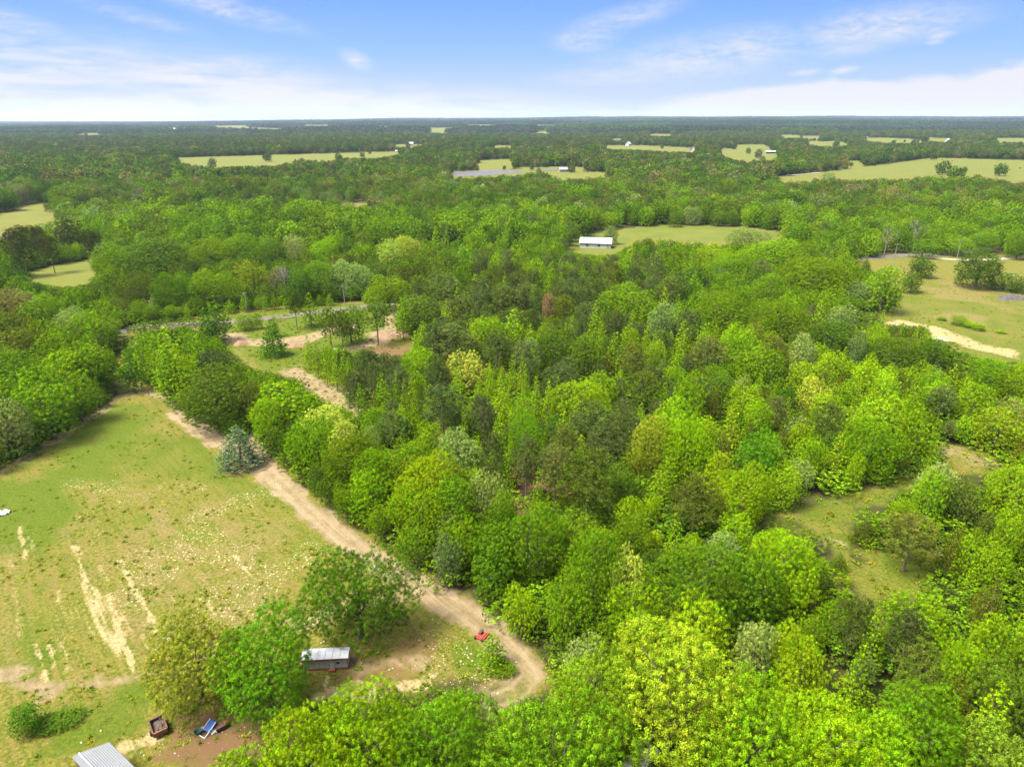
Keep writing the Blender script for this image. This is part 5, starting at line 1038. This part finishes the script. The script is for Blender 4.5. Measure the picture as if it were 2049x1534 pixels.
def heap(px_, py_, r_, h_, mat, name, label, cat, seed, sticks=0):
    r = np.random.default_rng(seed); o = empty(name, tuple(g3(px_, py_))); tag(o, label, cat); n = 14; V = []; Fc_ = []
    for i in range(n + 1):
        for j in range(n * 2):
            f = i / n; a = j * math.pi / n; q = r_ * f * (1 + .15 * math.sin(3 * a + seed)); V.append((q * math.cos(a) * 1.5, q * math.sin(a), h_ * (1 - f * f) ** 1.3 * (1 + r.normal() * .16) - .05))
    for i in range(n):
        for j in range(n * 2): Fc_.append((i * 2 * n + j, i * 2 * n + (j + 1) % (2 * n), (i + 1) * 2 * n + (j + 1) % (2 * n), (i + 1) * 2 * n + j))
    mesh_obj('mound', V, Fc_, mat, o, smooth=True)
    if sticks:
        mb = MB()
        for _ in range(sticks):
            a = r.random() * 6.28; c = r.normal(size=2) * r_ * [.7, .4]; l = r_ * (.3 + .5 * r.random()); mb.tube([(c[0], c[1], h_ * .5), (c[0] + l * math.cos(a), c[1] + l * math.sin(a), h_ * (.6 + .8 * r.random()))], [.07, .02], 4)
        mb.build('branches', M_dead, o)
heap(482, 689, 1.6, 1.1, M_soil, 'soil_heap', 'reddish soil heap on the near side of the dirt turnaround, left', 'soil heap', 1)
heap(591, 692, 1.9, .7, M_soil, 'soil_heap', 'low dark soil heap right of the lone cone tree by the turnaround', 'soil heap', 2)
heap(2026, 598, 4.0, 1.3, paint('brush_grey', (.085, .072, .058), (.05, .043, .036), 1.5, .95, .5), 'brush_pile', 'grey pile of cut brush in the right field', 'brush pile', 3, 70)
for k_, (x, y) in enumerate(((775, 672), (800, 668))): heap(x, y, 2.6, .8, M_soil, 'soil_heap', ('left' if k_ == 0 else 'right') + ' one of two soil heaps on the cleared red soil', 'soil heap', 5 + k_, 20)

# ---- utility poles and wires
def pole(px_, py_, h_, label, rz=0):
    o = empty('utility_pole', tuple(g3(px_, py_)), rz); tag(o, label, 'utility pole', 'wooden utility poles along the roads')
    mb = MB(); mb.tube([(0, 0, -.3), (0, 0, h_)], [.15, .10], 8); mb.build('post', M_wood, o); mb = MB(); mb.box((0, 0, h_ - .6), (2.4, .12, .14)); ca = mb.build('crossarm', M_wood, o); mb = MB()
    for x in (-1.05, 0, 1.05): mb.tube([(x, 0, h_ - .53), (x, 0, h_ - .3)], [.06, .04], 6)
    mb.build('insulator', M_plastic, ca); q = g3(px_, py_); return [np.array([q[0] + x * math.cos(rz), q[1] + x * math.sin(rz), h_ - .3]) for x in (-1.05, 0, 1.05)]
pw = [pole(*a) for a in ((310, 640, 7, 'utility pole among the roadside saplings, leftmost of the left road line', R(80)), (495, 625, 7, 'utility pole behind the roadside saplings above the turnaround', R(80)), (690, 609, 7, 'utility pole above the small stand of pines beside the road', R(80)), (826, 602, 7, 'utility pole beside the pale tree at the clearing, rightmost of its line', R(80)))]
pe = [pole(*a) for a in ((1787, 531, 9.5, 'utility pole standing beside the small dark cedar at the grey road', R(20)), (1914, 521, 9.5, 'utility pole right of the lollipop tree by the grey road', R(20)), (2026, 513, 9.5, 'utility pole at the right edge above the pale drive', R(20)))]
def wires(pl, lab):
    for k in range(3):
        mb = MB()
        for A_, B_ in zip(pl[:-1], pl[1:]):
            pts = [A_[k] * (1 - t_) + B_[k] * t_ - np.array([0, 0, 4 * .8 * t_ * (1 - t_)]) for t_ in np.linspace(0, 1, 9)]; mb.tube(pts, [.008] * 9, 3)
        o = mb.build('power_line', M_dark); tag(o, ('nearest', 'middle', 'farthest')[k] + ' ' + lab, 'power line', 'power lines')
wires(pw, 'power line strung above the roadside saplings on the left'); wires(pe, 'power line strung over the grey road on the right')

# ---- bare dead trees
def dead_tree(px_, py_, h_, label, seed):
    X0, Y0 = G(px_, py_, h_); r = np.random.default_rng(seed); o = empty('dead_tree', (float(X0), float(Y0), 0)); tag(o, label, 'dead tree', 'bare dead trees'); mb = MB()
    mb.tube([(0, 0, -.2), (.2, 0, h_ * .4), (0, .2, h_ * .75), (.2, .1, h_)], [.32, .24, .14, .05], 7); mb.build('trunk', M_dead, o); mb = MB()
    for k in range(16):
        z = h_ * (.35 + .6 * r.random()); a = r.random() * 6.28; l = h_ * .32 * (1.2 - z / h_) + 1; e = np.array([l * math.cos(a), l * math.sin(a), z + l * .9]); s_ = np.array([.1, .1, z]); m_ = (s_ + e) / 2 + r.normal(size=3) * .25
        mb.tube([s_, m_, e], [.12, .08, .03], 5)
        for _ in range(4):
            d_ = r.normal(size=3); d_[2] = abs(d_[2]); mb.tube([m_ + (e - m_) * r.random(), e + d_ * l * .3], [.045, .015], 4)
    mb.build('branches', M_dead, o)
dead_tree(273, 378, 15, 'white bare-branched dead tree in the distant left woods', 1); dead_tree(567, 540, 11, 'grey bare treetop behind the road, left of centre', 2)
dead_tree(1838, 444, 14, 'bare pale dead tree at the back of the right woods, the taller of two', 3); dead_tree(1779, 457, 13, 'bare pale dead tree left of the taller dead one above the right road', 4)

# ---- black cattle on the far right field
def cow(px_, py_, rz, label, grazing):
    X0, Y0 = G(px_, py_); Z0 = float(terr(X0, Y0)); X0, Y0 = G(px_, py_, Z0)
    bm = bpy.data.meshes.new('cow'); hd = (1.5, 0, .55) if grazing else (1.45, 0, 1.55)
    Vv = [(0, 0, 1.1), (.55, 0, 1.15), (-.6, 0, 1.15), (1.05, 0, 1.25 if not grazing else 1.0), hd, (hd[0] + .35, 0, hd[2] - .15),
          (.6, .2, .75), (.62, .2, .4), (.6, .2, .03), (.6, -.2, .75), (.62, -.2, .4), (.6, -.2, .03), (-.6, .2, .8), (-.72, .2, .45), (-.65, .2, .03), (-.6, -.2, .8), (-.72, -.2, .45), (-.65, -.2, .03), (-.95, 0, 1.15), (-1.02, 0, .6), (hd[0], .2, hd[2] + .1), (hd[0], -.2, hd[2] + .1)]
    Ee = [(0, 1), (0, 2), (1, 3), (3, 4), (4, 5), (1, 6), (6, 7), (7, 8), (1, 9), (9, 10), (10, 11), (2, 12), (12, 13), (13, 14), (2, 15), (15, 16), (16, 17), (2, 18), (18, 19), (4, 20), (4, 21)]
    bm.from_pydata(Vv, Ee, []); o = bpy.data.objects.new('cow', bm); COL.objects.link(o); o.location = (float(X0), float(Y0), Z0); o.rotation_euler = (0, 0, rz); bm.materials.append(M_black)
    md = o.modifiers.new('skin', 'SKIN'); rad = [.42, .38, .38, .22, .17, .12, .15, .09, .08, .15, .09, .08, .18, .09, .08, .18, .09, .08, .07, .03, .04, .04]
    for sv, r_ in zip(bm.skin_vertices[0].data, rad): sv.radius = (r_, r_)
    bm.skin_vertices[0].data[0].use_root = True; s_ = o.modifiers.new('sub', 'SUBSURF'); s_.levels = s_.render_levels = 1
    tag(o, label, 'cow', 'black cattle on the large far right field')
for a in ((2001, 341, 1.2, 'black cow on the far right field, leftmost of the distant group', True), (2020, 340.5, .3, 'black cow on the far right field, middle of the distant group', True), (1998, 351, 2.2, 'black cow on the far right field, nearest to the camera', False), (2041, 338, 2.9, 'black cow on the far right field, closest to the right edge', True), (1885, 321, .5, 'black cow alone at the far left end of the large right field', True), (1905, 323, 1.9, 'black cow standing right of the lone cow at the field\'s far end', False)): cow(*a)

# ------------------------------------------------------------------ grass tufts, weeds and stones in the meadow
def tuft(seed, n, h_, w_):
    r = np.random.default_rng(seed); c = np.column_stack([r.normal(size=n) * w_, r.normal(size=n) * w_, h_ * (.3 + .5 * r.random(n))]); nr_ = np.column_stack([r.normal(size=n), r.normal(size=n), .7 + r.random(n)])
    V, Fq_ = cards(c, nr_, h_ * (1 + r.random(n)), r, .35); V[:, 2] = np.maximum(V[:, 2], .0); return mesh_obj('tuft', V, Fq_, M_leaf, attrs={'var': ('FACE', 'FLOAT', r.random(n))}, link=False)
tf = [tuft(1, 16, .13, .22), tuft(2, 14, .10, .30), tuft(3, 26, .20, .18)]
nn = 60000; ya = 38 + 235 * rr.random(nn) ** 1.0; xa = (rr.random(nn) * 2 - 1) * (ya * .8 + 8); a_, b_, _ = P(xa, ya, 0)
op = np.zeros(nn, bool)
for p_ in OPEN[:7]: op |= inpoly(a_, b_, p_)
dt_ = dline(xa, ya, TRK); op &= dt_ > 2.6
gi_ = vnoise(xa, ya, 5) + .4 * vnoise(xa, ya, 1.6); dens = np.clip((gi_ - .45) * 1.6, .12, 1); dens *= np.where(inpoly(a_, b_, [(170, 1150), (240, 1150), (280, 1320), (140, 1330)]), .25, 1); op &= rr.random(nn) < dens * .55
clr = np.zeros(nn, bool)
for p_ in (B_MID, D_CLEAR, D2, E_CLEAR, E_BASE): clr |= inpoly(a_, b_, p_)
op |= clr & (rr.random(nn) < .38) & (dline(xa, ya, wl([(455, 672), (540, 688), (650, 664), (700, 655)])) > 3.5)
big_t = np.where(clr[op], 1.4, 1.0); xa, ya = xa[op], ya[op]; n = len(xa); print('tufts', n)
tn = np.array([[1.05 * KX * q * (.8 + .4 * rr.random()) for q in ((.125, .175, .008), (.17, .18, .015), (.10, .155, .006), (.15, .18, .015))[int(rr.integers(4))]] + [1] for _ in range(n)])
scatter('grass_tufts', 'weeds and grass tufts across the meadow and clearings', tf, np.stack([xa, ya, xa * 0], 1), rr.random(n) * 6.28, np.stack([.5 + .8 * rr.random(n)] * 2 + [.6 + .8 * rr.random(n)], 1) * big_t[:, None], rr.integers(3, size=n), tn)
def stone(seed):
    r = np.random.default_rng(seed); V = []; Fc_ = []
    for i in range(5):
        for j in range(7): a = j * 6.283 / 7; q = [.5, .95, 1, .7, .2][i] * (1 + r.normal() * .12); V.append((q * math.cos(a), q * math.sin(a) * .8, [-.1, .1, .35, .6, .72][i]))
    for i in range(4):
        for j in range(7): Fc_.append((i * 7 + j, i * 7 + (j + 1) % 7, (i + 1) * 7 + (j + 1) % 7, (i + 1) * 7 + j))
    Fc_.append(tuple(28 + j for j in range(7))); return mesh_obj('stone', V, Fc_, paint('pale_stone', (.36, .32, .26), (.28, .24, .19), 2, .9), link=False)
sp_ = []
for (cx_, cy_, s_, n_) in ((890, 1330, 60, 60), (1000, 1345, 25, 25), (430, 1480, 60, 45), (300, 1490, 50, 25), (640, 1290, 15, 12), (870, 1230, 25, 18), (120, 1480, 80, 14), (700, 1380, 60, 25)):
    for _ in range(int(n_ * .4)):
        a, b_ = G(cx_ + rr.normal() * s_, min(1530, cy_ + rr.normal() * s_ * .45)); sp_.append((float(a), float(b_), 0))
sp_ = np.array(sp_); n = len(sp_); sz_ = .05 + .11 * rr.random(n) ** 2
scatter('stones', 'pale stones scattered over the yard', [stone(1), stone(2)], sp_, rr.random(n) * 6.28, np.stack([sz_, sz_, sz_], 1), rr.integers(2, size=n), np.ones((n, 4)))

# ------------------------------------------------------------------ haze
HZ = MB(); HZ.box((0, 8300, 55), (34000, 19400, 270)); m, nt, o_ = newmat('haze'); vv = nt.nodes.new('ShaderNodeVolumePrincipled'); vv.inputs['Density'].default_value = 4.2e-5; vv.inputs['Color'].default_value = (.46, .55, .74, 1); vv.inputs['Anisotropy'].default_value = .2; L(nt, vv.outputs[0], o_.inputs['Volume'])
hz = HZ.build('haze', m); tag(hz, 'thin blue summer haze over the whole plain', kind='stuff')
